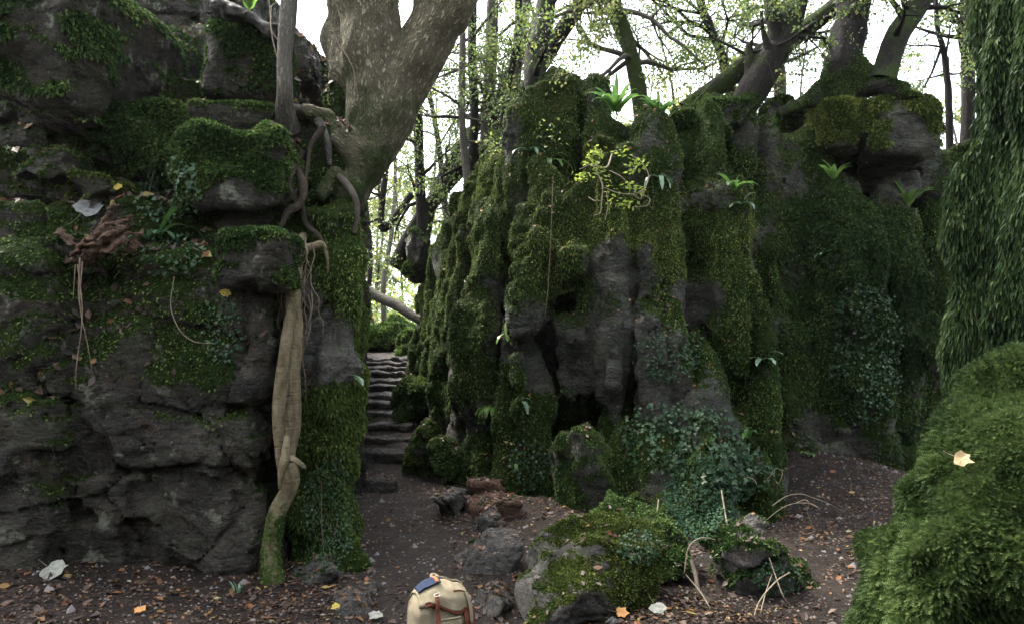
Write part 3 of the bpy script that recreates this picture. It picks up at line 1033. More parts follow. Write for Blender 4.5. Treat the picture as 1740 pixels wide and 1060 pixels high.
# boulders on the floor
boulder('long wedge boulder with a mossy crest beside the path, right of the backpack', 778, 905, 892, 1000, 4.95, .45, 41, 'boulder', (.1, .5, .2), -.1, 2500, (.01, .022), h=.016, sink=.1, spots=[(810, 905, 5.4, .2, .5)])
boulder('largest mossy boulder at the bottom centre, behind the leaf pile', 888, 903, 1128, 1095, 4.12, .8, 42, 'boulder', (0.25, .2, .15), .24, 26000, (.01, .024), h=.016, n=9, mm='moss_olive', sink=.1, spots=[(1080, 960, 4.6, .35, .5), (930, 1020, 4.5, .25, -.5)], droop=.3)
boulder('flat-topped mossy boulder behind the largest one at the bottom centre', 972, 880, 1165, 1030, 4.85, 1.0, 43, 'boulder', (0, .3, -.2), .6, 26000, (.015, .035), h=.018, sink=.2, droop=.5)
boulder('mossy rock over a small dark hollow among the bare brambles', 1242, 905, 1356, 1045, 4.5, .7, 44, 'boulder', (.3, -.35, .2), .25, 11000, (.015, .035), h=.016, sink=.1)
boulder('brownish rock low in the brambles right of the dark hollow', 1330, 968, 1420, 1040, 4.6, .6, 46, 'boulder', (0, .1, .3), .4, 4000, (.012, .03), h=.016, sink=.1)
boulder('flat reddish slab covered with fallen leaves beside the path', 792, 852, 880, 888, 6.3, .5, 47, 'rock_red', (0, -.08, .2), -.2, 0, h=.016, name='stone', kind='b')
boulder('reddish stone just behind the flat leaf-covered slab', 800, 822, 874, 853, 6.9, .5, 48, 'rock_red', (0, .1, 0), -.2, 0, h=.018, name='stone')
boulder('dark low stone at the right edge of the path, left of the reddish slab', 730, 838, 802, 880, 6.5, .5, 49, 'boulder', (0, -.2, .1), -.2, 0, h=.018, name='stone')
boulder('small grey stone between the wedge boulder and the largest mossy boulder', 850, 985, 905, 1032, 4.8, .3, 50, 'boulder', (0, .4, 0), .0, 0, h=.014, name='stone')
boulder('low flat grey stone at the bottom edge right of the backpack', 800, 1016, 872, 1085, 4.2, .4, 51, 'boulder', (0, .1, .1), -.1, 0, h=.014, name='stone')
boulder('little stone under the tip of the wedge boulder', 812, 868, 860, 905, 6.0, .3, 63, 'boulder', (0, .1, .1), -.1, 0, h=.014, name='stone')
boulder('upright mossy block like a pedestal at the foot of the buttress', 946, 722, 1040, 900, 6.55, .6, 52, 'rock_r', (.1, -.12, .35), .55, 26000, (.012, .028), h=.02, n=10, sink=.1, spots=[(960, 740, 6.5, .15, -.5)])
boulder('small mossy boulder against the foot of the ribs beside the path', 724, 750, 790, 812, 8.0, .5, 53, 'rock_r', (0, 0, 0), .7, 6000, (.02, .04), h=.022)
boulder('square mossy block at the right edge of the first steps', 692, 702, 742, 806, 8.7, .6, 54, 'rock_r', (.1, .15, .3), .5, 9000, (.014, .03), h=.024, n=9)
boulder('dark wedge rock overhanging the right side of the stone steps', 660, 640, 740, 712, 10.6, .8, 55, 'rock_r', (0, -.55, 0), .6, 6000, (.025, .045), h=.028)
boulder('leaf-dusted stone at the foot of the pale root', 492, 942, 566, 1020, 4.85, .5, 56, 'boulder', (0, .2, 0), .15, 1500, (.012, .03), h=.015, name='stone', sink=.1)
boulder('purplish stone under dead leaves at the bottom, left of the path', 560, 1012, 628, 1085, 4.25, .5, 57, 'boulder', (0, .1, 0), .0, 0, h=.015, name='stone', sink=.05)
boulder('single worn stone lying across the path before the steps', 618, 816, 668, 838, 8.1, .3, 58, 'step', (0, .05, 0), -.3, 0, h=.016, name='stone', kind='b')
boulder('low mossy rock beyond the top of the steps, left', 612, 548, 668, 608, 17.5, 1.2, 59, 'rock_r', (0, .1, 0), .8, 6000, (.05, .1), h=.05, mm='moss_bright', group=None)
boulder('low mossy rock beyond the top of the steps, right behind the other', 650, 535, 700, 600, 19.5, 1.5, 60, 'rock_r', (0, -.1, 0), .8, 6000, (.05, .1), h=.06, mm='moss_bright')
boulder('mossy boulder at the top of the steps against the right wall', 672, 560, 705, 618, 15.6, .8, 61, 'rock_r', (0, .1, 0), .8, 4000, (.04, .08), h=.04, mm='moss_bright')
boulder('dark earthy root plate hanging over the gap beside the thin trunk', 690, 385, 728, 468, 12.0, .5, 62, 'rock_l', (0, .2, 0), .25, 3000, (.03, .07), h=.03, n=10)

# added rock wall, unseen behind the camera, keeps front sky light off the gorge
shade_wall = [box((x, -3.6 - .4 * math.sin(x), z), (1.3, 1.2, 2.6), (0, 0, x * .1), .5, .4) for x, z in ((-6, 2.2), (-3.6, 2.6), (-1.2, 2.9), (1.4, 3.0), (4, 2.7), (6.4, 2.4))]
rock('rock_wall', 'unseen mossy rock wall added behind the viewpoint to shade the gorge', 'rock', shade_wall, .12, M['rock_r'], (.3, 1.2), [(.15, (.6, .6, .6), 0)], 40, dict(base=.6, up=.3, n=.7), 0)

# stone steps
for i, ((v, y), z) in enumerate(zip(STEPS, SZ)):
    xc = float(np.interp(y, PY, PX))
    wl, wr = P(612, v, y)[0], P(702 if y < 10.6 else 692, v, y)[0]
    rg = np.random.default_rng(70 + i)
    pr = []
    cut = wl + (wr - wl) * rg.uniform(.35, .65)
    for a, b in ((wl, cut), (cut, wr)):
        cx = (a + b) / 2
        pr.append(box((cx, y + .17, z - .1 + rg.uniform(-.012, .012)), ((b - a) / 2 + .01, .19, .1), (rg.uniform(-.04, .04), rg.uniform(-.03, .03), rg.uniform(-.08, .08)), .035, .02))
    so = rock('stone_step', '', 'step', pr, .022, M['step'], (.035, .2), [(.012, (.15, .15, .06), 0), (.02, (.4, .1, .3), 0)], 100 + i, dict(base=-.4, up=0, n=.3), .006, None, 'stone steps climbing the gap')
    ordn = ['lowest', 'second lowest', 'third', 'fourth', 'fifth', 'sixth', 'seventh', 'eighth', 'ninth', 'tenth', 'second highest', 'topmost'][i]
    so['label'] = f'worn stone step of the path between the mossy walls, {ordn}' + (' counting up' if 2 <= i <= 9 else '')

# ------------------------------------------------------------------ ray helper: finds where a line of sight meets the built rocks
def bvh_of(recs):
    vs, fs, off = [], [], 0
    for r in recs:
        vs.append(r[1])
        fs.append(r[2] + off)
        off += len(r[1])
    vv = np.vstack(vs)
    ff = np.vstack(fs)
    return BVHTree.FromPolygons([tuple(x) for x in vv.tolist()], ff.tolist())


BV = bvh_of(ROCKS)
CAMP = Vector((0, 0, CAMZ))


def hit(u, v, back=0.0):
    d = Vector(P(u, v, 10.0)) - CAMP
    d.normalize()
    loc, nrm_, _, dist = BV.ray_cast(CAMP, d)
    if loc is None:
        return None, None
    if nrm_.dot(d) > 0:
        nrm_ = -nrm_
    return np.array(loc) + np.array(nrm_) * back, np.array(nrm_)


# ------------------------------------------------------------------ tubes, trees
def catmull(pts, per=8):
    p = np.asarray(pts, dtype=float)
    if len(p) < 3:
        t = np.linspace(0, 1, per + 1)[:, None]
        return p[0] * (1 - t) + p[1] * t
    q = np.vstack([2 * p[0] - p[1], p, 2 * p[-1] - p[-2]])
    out = []
    for i in range(len(p) - 1):
        a, b, c, d = q[i:i + 4]
        t = np.linspace(0, 1, per, endpoint=False)[:, None]
        out.append(.5 * ((2 * b) + (-a + c) * t + (2 * a - 5 * b + 4 * c - d) * t ** 2 + (-a + 3 * b - 3 * c + d) * t ** 3))
    out.append(p[-1:])
    return np.vstack(out)


class Tubes:
    def __init__(s):
        s.v, s.f, s.b, s.n = [], [], [], 0

    def add(s, pts, sides=8, per=6, rough=.0, seed=0, smooth=True):
        """pts: (x,y,z,r)"""
        p = catmull(pts, per) if smooth else np.asarray(pts, float)
        c, r = p[:, :3], np.maximum(p[:, 3], .0004)
        t = norm(np.gradient(c, axis=0))
        ref = np.array([0, 0, 1.]) if abs(t[0][2]) < .9 else np.array([1., 0, 0])
        n = norm(np.cross(t[0], ref))
        N = []
        for i in range(len(c)):
            n = norm(n - t[i] * (n @ t[i]))
            N.append(n)
        N = np.array(N)
        B = np.cross(t, N)
        a = np.linspace(0, 2 * math.pi, sides, endpoint=False)
        ca, sa = np.cos(a)[None, :, None], np.sin(a)[None, :, None]
        ring = c[:, None, :] + (N[:, None, :] * ca + B[:, None, :] * sa) * r[:, None, None]
        if rough:
            nn = fbm(ring, 1.6 / max(r.max(), .05) * .35, 3, seed)
            ring = ring + (ring - c[:, None, :]) * nn[..., None] * rough
        L = np.concatenate([[0], np.cumsum(np.linalg.norm(np.diff(c, axis=0), axis=1))])
        bc = np.stack([np.broadcast_to(np.cos(a)[None, :] * r[:, None], ring.shape[:2]), np.broadcast_to(np.sin(a)[None, :] * r[:, None], ring.shape[:2]), np.broadcast_to((L * .18)[:, None] + seed * 1.7, ring.shape[:2])], -1)
        m, k = ring.shape[:2]
        idx = np.arange(m * k).reshape(m, k) + s.n
        nxt = np.roll(idx, -1, axis=1)
        s.f.append(np.stack([idx[:-1], nxt[:-1], nxt[1:], idx[1:]], -1).reshape(-1, 4))
        s.v += [ring.reshape(-1, 3), c[-1:] + t[-1:] * r[-1]]
        s.b += [bc.reshape(-1, 3), bc.reshape(-1, 3)[-1:]]
        tip = s.n + m * k
        s.f.append(np.stack([idx[-1], nxt[-1], np.full(k, tip), np.full(k, tip)], -1))
        s.n += m * k + 1

    def build(s, name, mat, parent=None, loc=None, moss=0.):
        v = np.vstack(s.v)
        f = np.vstack(s.f)
        tri = f[f[:, 2] == f[:, 3]][:, :3]
        qd = f[f[:, 2] != f[:, 3]]
        return mesh_obj(name, v, [qd, tri], mat, parent, dict(barkco=np.vstack(s.b), moss=np.full(len(v), moss)), loc=loc)


def U(pts, Yoff=0):
    """(u, v, Y, r_px) -> world points with radius in metres"""
    out = []
    for u, v, Y, r in pts:
        out.append((*P(u, v, Y + Yoff), r * Y / FPX))
    return out


def leafquads(p, d, rg, size, W=.33, tint=None, flat=0.):
    """simple pointed leaves with a centre fold: two quads each"""
    N = len(p)
    l = rg.uniform(size[0], size[1], (N, 1))
    d = norm(d)
    up = norm(rg.normal(size=(N, 3)) * (1 - flat) + np.array([0, 0, 1.]) * (flat + .2))
    s = norm(np.cross(d, up))
    nn = np.cross(s, d)
    a = p
    m = p + d * l * .5 - nn * l * .06
    t = p + d * l - nn * l * .12
    L_ = p + d * l * .42 + s * l * W + nn * l * .05
    R_ = p + d * l * .42 - s * l * W + nn * l * .05
    v = np.stack([a, L_, t, m, R_], 1).reshape(-1, 3)
    i = np.arange(N)[:, None] * 5
    f = np.vstack([i + np.array([0, 3, 2, 1]), i + np.array([0, 4, 2, 3])])
    if tint is None:
        tint = rg.random(N)
    return v, f, np.repeat(tint, 5)


def grow(T, leaves, rg, p0, d0, L, r, depth, leafn, gravity=-.05, sides=5, wob=.25, spawn=5):
    """a limb with side limbs; twig tips carry leaves"""
    n = max(4, int(L / .25)) if L > 1 else 4
    pts = [(*p0, r)]
    p = V3(p0)
    d = norm(V3(d0))
    for i in range(n):
        d = norm(d + rg.normal(size=3) * wob * .6 + np.array([0, 0, gravity]))
        p = p + d * L / n
        rr = r * (1 - .8 * (i + 1) / n)
        pts.append((*p, rr))
        if depth > 0 and i > 0:
            for _ in range(rg.poisson(spawn / n)):
                sd_ = norm(np.cross(d, rg.normal(size=3)))
                grow(T, leaves, rg, p, norm(d * .6 + sd_), L * rg.uniform(.35, .6), rr * .6, depth - 1, leafn, gravity, max(3, sides - 1), wob, spawn)
        if depth <= 1:
            for _ in range(rg.poisson(leafn / n)):
                leaves.append((p + rg.normal(size=3) * .06, norm(d + rg.normal(size=3) * .8 + np.array([0, 0, -.3]))))
    T.add(pts, sides, 2, smooth=False)


def finish_leaves(name, leaves, mat, parent, rg, size, W=.33, tintc=.5):
    if not leaves:
        return None
    p = np.array([a for a, _ in leaves])
    d = np.array([b for _, b in leaves])
    t = np.clip(tintc + .25 * rg.normal(size=len(p)) + .3 * fbm(p, .6, 2, 5), 0, 1)
    v, f, tt = leafquads(p, d, rg, size, W, t, .3)
    return mesh_obj(name, v, f, mat, parent, dict(tint=tt), smooth=False)


# ---- the big two-stemmed ash (sculpted)
def tree_sdf(strokes, h, k, seed, layers, warp=(.03, .3)):
    pr = []
    for st in strokes:
        w_ = U(st)
        for a, b in zip(w_[:-1], w_[1:]):
            pr.append(cap(a[:3], b[:3], a[3], b[3], k))
    v, q = sculpt(pr, h, warp, layers, seed)
    best = np.full(len(v), 9.)
    bc = np.zeros_like(v)
    for i, p in enumerate(pr):
        ba = p['b'] - p['a']
        L = np.linalg.norm(ba)
        t = ba / L
        n_ = norm(np.cross(t, np.array([0.31, .9, .2])))
        b_ = np.cross(t, n_)
        rel = v - p['a']
        s_ = np.clip(rel @ t, 0, L)
        ds = np.linalg.norm(rel - s_[:, None] * t, axis=1) - (p['ra'] + (p['rb'] - p['ra']) * s_ / L)
        m = ds < best
        best[m] = ds[m]
        bc[m] = np.stack([rel @ n_, rel @ b_, (rel @ t) * .18 + i * .02], 1)[m]
    return v, q, bc


ash_strokes = [
    [(598, 345, 5.95, 24), (618, 275, 6.0, 42), (642, 205, 6.05, 50), (632, 100, 6.1, 50), (624, 0, 6.15, 54), (632, -160, 6.2, 50), (640, -420, 6.4, 45)],
    [(625, 262, 6.0, 40), (668, 190, 6.05, 42), (705, 108, 6.05, 44), (760, 5, 6.05, 46), (850, -140, 6.1, 40), (930, -330, 6.2, 34)],
    [(630, 200, 6.2, 36), (588, 130, 6.3, 28), (568, 70, 6.4, 22), (582, 10, 6.5, 22), (605, -100, 6.6, 22)],
    [(620, 270, 5.95, 35), (575, 235, 5.85, 24), (555, 200, 5.8, 16), (530, 195, 5.7, 12)],
    [(612, 290, 5.95, 30), (590, 330, 5.8, 18), (568, 300, 5.75, 13), (548, 330, 5.65, 9)],
]
ash = empty('ash_tree', P(600, 345, 5.9))
tag(ash, 'big twin-stemmed tree with furrowed olive-tan bark leaning over the path from the left rock', 'tree')
v, q, bc = tree_sdf(ash_strokes, .022, .06, 12, [(.018, (.1, .1, .5), 0), (.02, (.25, .25, .25), 0)])
bcn = bc * np.array([1, 1, 1])
ridge = noise3(bcn, 34, 2) + .5 * noise3(bcn, 70, 4)
nr = vnormals(v, q)
mv = sstep(v[:, 2], 4.2, 3.0) * .25 + .12 * sstep(-nr[:, 0], 0, 1)
v = v + nr * (np.abs(ridge)[:, None] * -.009)
mesh_obj('trunk', v, q, M['bark_ash'], ash, dict(barkco=bc, moss=mv))
# upper limbs out of frame still shade the gorge a little and carry leaves into the top of the picture
T = Tubes()
lv = []
rg = np.random.default_rng(3)
for s0, d0 in ((P(640, -400, 6.4), (.1, .3, 1)), (P(640, -300, 6.3), (-.6, .2, .6)), (P(925, -320, 6.3), (.8, .6, .6)), (P(900, -260, 6.3), (.5, 1, .3)), (P(640, -380, 6.4), (-.2, 1, .5))):
    T = Tubes()
    grow(T, lv, rg, s0, d0, 3.2, .16, 3, 3, -.02, 6, .2, 6)
    T.build('branch', M['bark_ash'], ash)
finish_leaves('crown', lv, M['far_leaf'], ash, rg, (.06, .11))

# pale root: part of the same tree, runs down the cleft
rt = Tubes()
main_root = U([(a, b, c - .1, d * .72) for a, b, c, d in [(520, 392, 5.75, 9), (512, 408, 5.45, 13), (503, 430, 5.25, 17), (497, 500, 5.2, 19), (500, 560, 5.18, 22), (492, 640, 5.16, 25), (492, 720, 5.14, 24), (484, 775, 5.12, 24), (494, 822, 5.1, 21), (470, 872, 5.06, 19), (461, 935, 5.0, 21), (464, 985, 4.93, 26), (472, 1022, 4.9, 40)]])
rt.add(main_root, 22, 14, .24, 3)
rt.add(U([(497, 520, 5.02, 9), (485, 585, 4.98, 9), (478, 650, 4.96, 11), (473, 715, 4.96, 10), (477, 770, 4.97, 9), (480, 800, 5.0, 8)]), 14, 10, .1, 5)
rt.add(U([(488, 740, 4.93, 5), (484, 780, 4.88, 8), (478, 805, 4.88, 6), (476, 830, 4.9, 3)]), 10, 8, .15, 6)
rt.add(U([(490, 778, 4.92, 7), (503, 782, 4.87, 5), (516, 792, 4.86, 3.5), (519, 797, 4.86, 1)]), 8, 6, .1, 6)
kn = Tubes()
for k_, st in enumerate([[(500, 262, 5.85, 8), (508, 292, 5.55, 8), (516, 318, 5.4, 10), (510, 345, 5.35, 9), (488, 362, 5.3, 8), (478, 385, 5.25, 5)],
                         [(520, 250, 5.85, 7), (498, 290, 5.5, 6), (490, 315, 5.42, 7), (500, 340, 5.38, 8), (516, 360, 5.4, 7), (520, 400, 5.6, 5)],
                         [(550, 215, 5.65, 7), (528, 250, 5.6, 6), (520, 300, 5.5, 5), (505, 325, 5.4, 5), (484, 345, 5.35, 4)],
                         [(512, 345, 5.35, 7), (520, 380, 5.4, 7), (540, 400, 5.35, 6), (556, 425, 5.3, 3)]]):
    kn.add(U([(a, b, c, d * .75) for a, b, c, d in st]), 9, 8, .45, 40 + k_)
kn.build('root', M['bark_root'], ash, moss=.1)['label'] = 'dark knotted upper roots twisting over the hollow'
rt.add(U([(464, 985, 4.93, 16), (485, 1008, 4.85, 14), (505, 1024, 4.8, 9), (520, 1040, 4.75, 4)]), 10, 6, .1, 8)
rt.add(U([(500, 425, 5.2, 8), (530, 420, 5.25, 7), (548, 415, 5.3, 5), (556, 440, 5.3, 3), (558, 470, 5.3, 1)]), 8, 6, .1, 9)
rv = np.vstack(rt.v)
ro = rt.build('root', M['root'], ash, moss=0.)
ro['label'] = 'long pale smooth root running down the cleft to the ground'
at = ro.data.attributes['moss']
at.data.foreach_set('value', (sstep(rv[:, 2], .8, .35) * .35).astype(np.float32))
# moss on the root foot
rg = np.random.default_rng(5)
rp = np.array(main_root)
idx = rg.integers(0, 3, 3500) + 9
tt = rg.random((3500, 1))
idx = np.minimum(idx, len(rp) - 2)
cc = rp[idx] * (1 - tt) + rp[idx + 1] * tt
nn = norm(np.stack([rg.normal(size=3500), -np.abs(rg.normal(size=3500)), rg.normal(size=3500) * .3], 1))
fv, ff, ft = tufts(cc[:, :3] + nn * cc[:, 3:4], nn, rg, (.012, .03), .2, 1.0)
mesh_obj('moss', fv, ff, M['moss_bright'], ash, dict(tint=ft), smooth=False)
# hair roots
hr = Tubes()
rg = np.random.default_rng(8)
for i in range(46):
    u0, v0 = rg.uniform(468, 530), rg.uniform(395, 560)
    Y0 = 5.12 + rg.uniform(-.06, .1)
    L = rg.uniform(40, 150)
    pts = [(u0, v0, Y0, 1.1)]
    uu, vv = u0, v0
    for k in range(5):
        uu += rg.normal() * 6
        vv += L / 5
        pts.append((uu, vv, Y0 + rg.normal() * .02, 1.1 * (1 - k / 6)))
    hr.add(U(pts), 4, 3)
hr.build('root_hair', M['strand'], ash)

# thin tree in front of it
def simple_tree(name, label, cat, strokes, mat, sides=12, rough=.12, branches=0, leafn=0, seed=0, blen=1.6, leaf=(.05, .09), lmat='far_leaf', moss=0., group=None, tint=.5, depth=2, grav=-.03, spawn=5, frac=(.35, 1.)):
    base = P(*strokes[0][0][:3])
    e = empty(name, base)
    tag(e, label, cat, group)
    T = Tubes()
    for i, s in enumerate(strokes):
        T.add(U(s), sides, 8, rough, seed + i)
    T.build('trunk', M[mat], e, moss=moss)
    if branches:
        rg = np.random.default_rng(seed + 900)
        B = Tubes()
        lv = []
        for b in range(branches):
            s = catmull(np.array(U(strokes[rg.integers(0, len(strokes))])), 6)
            i = int(rg.uniform(frac[0], frac[1]) * (len(s) - 2))
            d = norm(rg.normal(size=3) * np.array([1, 1, .5]) + np.array([0, 0, .25]))
            grow(B, lv, rg, s[i, :3], d, blen * rg.uniform(.5, 1.2), min(s[i, 3] * .45, .05), depth, leafn, grav, 5, .3, spawn)
        B.build('branch', M[mat], e)
        finish_leaves('crown', lv, M[lmat], e, rg, leaf, tintc=tint)
    return e


simple_tree('thin_tree', 'thin straight trunk rising from the left ledge in front of the big twin-stemmed tree', 'tree',
            [[(486, 215, 5.75, 26), (484, 185, 5.6, 17), (484, 150, 5.5, 14), (484, 90, 5.5, 13), (490, 20, 5.5, 15), (498, -120, 5.5, 13), (500, -400, 5.6, 10)],
             [(486, 185, 5.65, 10), (510, 188, 5.7, 9), (540, 205, 5.72, 8), (556, 240, 5.7, 6), (560, 280, 5.75, 4)],
             [(482, 190, 5.62, 9), (468, 205, 5.65, 7), (455, 235, 5.75, 4)]],
            'bark_grey', 14, .1, seed=31, moss=-.05)

# trees standing on and behind the right rocks
simple_tree('bent_tree', 'dark tree with a swan-neck base curling off the mossy rock on the buttress', 'tree',
            [[(985, 155, 8.9, 5), (955, 160, 8.9, 9), (925, 166, 8.9, 16), (908, 145, 8.9, 17), (912, 90, 9.0, 19), (925, 30, 9.1, 17), (930, -60, 9.2, 16), (925, -260, 9.4, 12)],
             [(925, 165, 8.9, 12), (945, 178, 8.7, 8), (965, 172, 8.6, 4)]],
            'bark_dark', 12, .15, 9, 14, 41, 1.3, moss=.15, leaf=(.03, .06))
simple_tree('leaning_tree', 'dark trunk leaning from the gap up to the right across the thin stems', 'tree',
            [[(672, 455, 12.6, 15), (715, 372, 12.5, 13), (770, 300, 12.4, 13), (838, 232, 12.3, 14), (905, 135, 12.2, 13), (960, 45, 12.1, 14), (1010, -25, 12, 12), (1100, -160, 12, 10)]],
            'bark_dark', 12, .15, 12, 22, 42, 2.0, moss=.1, leaf=(.03, .06), tint=.35)
simple_tree('leaning_tree', 'second dark leaning trunk, lower and steeper, below the long one', 'tree',
            [[(712, 440, 12.9, 13), (735, 340, 12.9, 11), (775, 262, 12.9, 10), (850, 160, 12.9, 9), (905, 60, 12.8, 8), (940, -60, 12.8, 7)]],
            'bark_dark', 10, .15, 8, 22, 43, 1.6, moss=.1, leaf=(.03, .06), tint=.35)
simple_tree('slim_tree', 'dark upright trunk in the gap directly above the stone steps', 'tree',
            [[(724, 480, 12.3, 10), (717, 380, 12.3, 9), (712, 260, 12.3, 8.5), (710, 150, 12.3, 8), (708, -60, 12.3, 7)]],
            'bark_dark', 10, .1, 6, 14, 44, 1.2, moss=0, leaf=(.03, .06), tint=.4)
SL = [
    ([(800, 400, 10.8, 7), (795, 320, 10.8, 7), (785, 200, 10.8, 6), (786, 80, 10.8, 6), (790, -80, 10.8, 5)], 'slim grey stem just right of the big leaning stem, leftmost in the cluster'),
    ([(800, 400, 11.2, 9), (800, 310, 11.2, 9), (806, 200, 11.2, 8), (802, 90, 11.2, 8), (806, -80, 11.2, 7)], 'straight slim stem in the cluster, second from the left'),
    ([(826, 390, 11.5, 14), (826, 285, 11.5, 13), (832, 150, 11.5, 12), (836, 40, 11.5, 11), (840, -80, 11.5, 9)], 'stoutest pale stem in the middle of the cluster above the ribs'),
    ([(852, 360, 11.0, 8), (856, 262, 11.0, 8), (862, 150, 11.0, 7), (880, 60, 11.0, 7), (880, -80, 11, 6)], 'slim stem curving right in the cluster, beside the stoutest one'),
    ([(864, 360, 11.6, 10), (868, 255, 11.6, 10), (876, 140, 11.6, 9), (892, 30, 11.6, 8), (900, -80, 11.6, 7)], 'slim stem nearest the swan-necked tree'),
    ([(700, 330, 14, 6), (650, 390, 14, 6), (655, 300, 14, 5), (665, 240, 14, 4)], 'thin curved stem growing from the dark root plate in the gap'),
]
for i, (s, lb) in enumerate(SL):
    simple_tree('slim_tree', lb, 'tree', [s], 'bark_grey' if i % 2 == 0 else 'bark_dark', 10, .12, 7, 22, 50 + i, 1.3, moss=.05, leaf=(.03, .06), group='slim stems above the left end of the buttress', tint=.35)
simple_tree('mossy_tree', 'pale ivy-flecked tree standing alone behind the tall ferns', 'tree',
            [[(1096, 260, 11, 15), (1092, 200, 11, 15), (1082, 140, 11, 14), (1068, 80, 11, 13), (1050, 30, 11, 15), (1036, -20, 11, 16), (1020, -200, 11, 12)]],
            'bark_grey', 12, .15, 12, 26, 61, 1.7, moss=.35, leaf=(.035, .07), tint=.6)
simple_tree('knobbly_tree', 'thin knobbly tree leaning left of the crossed trunks', 'tree',
            [[(1258, 230, 11.5, 9), (1240, 150, 11.5, 9), (1226, 95, 11.5, 8), (1208, 50, 11.5, 8), (1190, 5, 11.5, 7), (1170, -90, 11.5, 6)]],
            'bark_dark', 10, .3, 12, 30, 62, 1.8, moss=.0, leaf=(.03, .06), tint=.4)
simple_tree('fallen_tree', 'long mossy trunk leaning low from the rocks up to the right behind the dark one', 'tree',
            [[(1165, 190, 10.6, 18), (1230, 140, 10.5, 17), (1290, 95, 10.4, 17), (1350, 62, 10.3, 16), (1420, 10, 10.2, 15), (1520, -80, 10.1, 13)]],
            'bark_dark', 14, .12, 6, 10, 63, 1.2, moss=.25, leaf=(.035, .07), tint=.5)
simple_tree('dark_tree', 'dark trunk leaning right in front of the long mossy one, with broken stubs', 'tree',
            [[(1252, 205, 9.5, 18), (1275, 160, 9.5, 25), (1305, 110, 9.5, 27), (1335, 60, 9.6, 22), (1350, 10, 9.6, 21), (1365, -80, 9.7, 19), (1380, -260, 9.8, 15)],
             [(1310, 110, 9.5, 17), (1316, 60, 9.5, 13), (1313, 0, 9.5, 13), (1315, -120, 9.5, 10)],
             [(1274, 130, 9.5, 9), (1273, 100, 9.5, 8), (1273, 78, 9.5, 6), (1273, 74, 9.5, 3)],
             [(1306, 85, 9.4, 8), (1296, 50, 9.4, 4), (1293, 20, 9.4, 2)]],
            'bark_dark', 14, .15, 10, 14, 64, 1.4, moss=.12, leaf=(.035, .07), tint=.4)
# flared tree, sculpted
flare = empty('flared_tree', P(1430, 150, 9.6))
tag(flare, 'stout tree with a flared mossy foot and creeping roots on the right skyline', 'tree')
v, q, bc = tree_sdf([
    [(1430, 175, 9.6, 34), (1432, 130, 9.6, 31), (1440, 60, 9.65, 26), (1452, 0, 9.7, 27), (1470, -120, 9.8, 25), (1490, -300, 9.9, 20)],
    [(1425, 150, 9.6, 25), (1395, 160, 9.6, 15), (1350, 180, 9.5, 10), (1325, 195, 9.4, 7)],
    [(1440, 140, 9.5, 20), (1475, 152, 9.3, 11), (1510, 145, 9.15, 9), (1535, 148, 9.1, 6)],
    [(1460, 140, 9.4, 12), (1500, 152, 9.2, 8), (1530, 160, 9.05, 6), (1556, 164, 9.0, 4)],
    [(1440, 110, 9.6, 20), (1462, 135, 9.6, 24), (1485, 150, 9.6, 14)]], .03, .1, 14, [(.02, (.12, .12, .5), 0)])
mesh_obj('trunk', v, q, M['bark_dark'], flare, dict(barkco=bc, moss=sstep(v[:, 2], 5.7, 5.0) * .2))
fn_ = vnormals(v, q)
fp, fnn = sample(v, q, sstep(v[:, 2], 5.75, 5.25) * sstep(fn_[:, 2], -.3, .4) * sstep(fbm(v, 3, 3, 2), -.35, .1), 14000, np.random.default_rng(4))
fv, ff, ft = tufts(fp, fnn, np.random.default_rng(4), (.02, .05), .25, .7)
mesh_obj('moss', fv, ff, M['moss_dark'], flare, dict(tint=ft), smooth=False)
T = Tubes()
lv = []
rg = np.random.default_rng(77)
for s0, d0 in ((P(1480, -250, 9.9), (.3, .3, 1)), (P(1475, -150, 9.9), (-1, .2, .4)), (P(1485, -280, 9.9), (.8, .6, .4)), (P(1475, -200, 9.9), (-.4, -.8, .5))):
    T = Tubes()
    grow(T, lv, rg, s0, d0, 3., .12, 3, 3, -.03, 6, .2, 6)
    T.build('branch', M['bark_dark'], flare)
finish_leaves('crown', lv, M['far_leaf'], flare, rg, (.06, .1))
simple_tree('mossy_tree', 'mossy trunk leaning right, last before the moss curtain', 'tree',
            [[(1498, 140, 9.3, 24), (1508, 110, 9.3, 21), (1525, 60, 9.3, 20), (1555, 15, 9.3, 19), (1590, -50, 9.3, 17), (1650, -200, 9.3, 14)]],
            'bark_dark', 14, .15, 8, 14, 66, 1.3, moss=.2, leaf=(.035, .07), tint=.4)
simple_tree('slim_tree', 'thin dark stem between the last leaning trunk and the moss curtain', 'tree',
            [[(1614, 300, 10.5, 6), (1612, 170, 10.5, 6), (1604, 90, 10.5, 5), (1592, 40, 10.5, 4), (1590, -80, 10.5, 3)], [(1600, 80, 10.5, 3), (1585, 120, 10.5, 2), (1570, 150, 10.5, 1.5)]],
            'bark_dark', 8, .2, 9, 12, 67, 1.0, moss=-.1, leaf=(.03, .05), tint=.5)
simple_tree('slim_tree', 'straight dark trunk partly hidden by the moss curtain at the right', 'tree',
            [[(1640, 330, 11.5, 12), (1645, 180, 11.5, 11), (1643, 40, 11.5, 11), (1640, -120, 11.5, 9)]],
            'bark_dark', 10, .12, 8, 20, 68, 1.5, moss=0., leaf=(.035, .06), tint=.4)
simple_tree('slim_tree', 'short stub of trunk seen between the crossed trunks', 'tree',
            [[(1325, 270, 12, 11), (1325, 190, 12, 11), (1325, 130, 12, 10), (1318, 80, 12, 9), (1300, -30, 12, 8)]],
            'bark_grey', 10, .12, 8, 20, 69, 1.5, moss=0., leaf=(.035, .06), tint=.5)

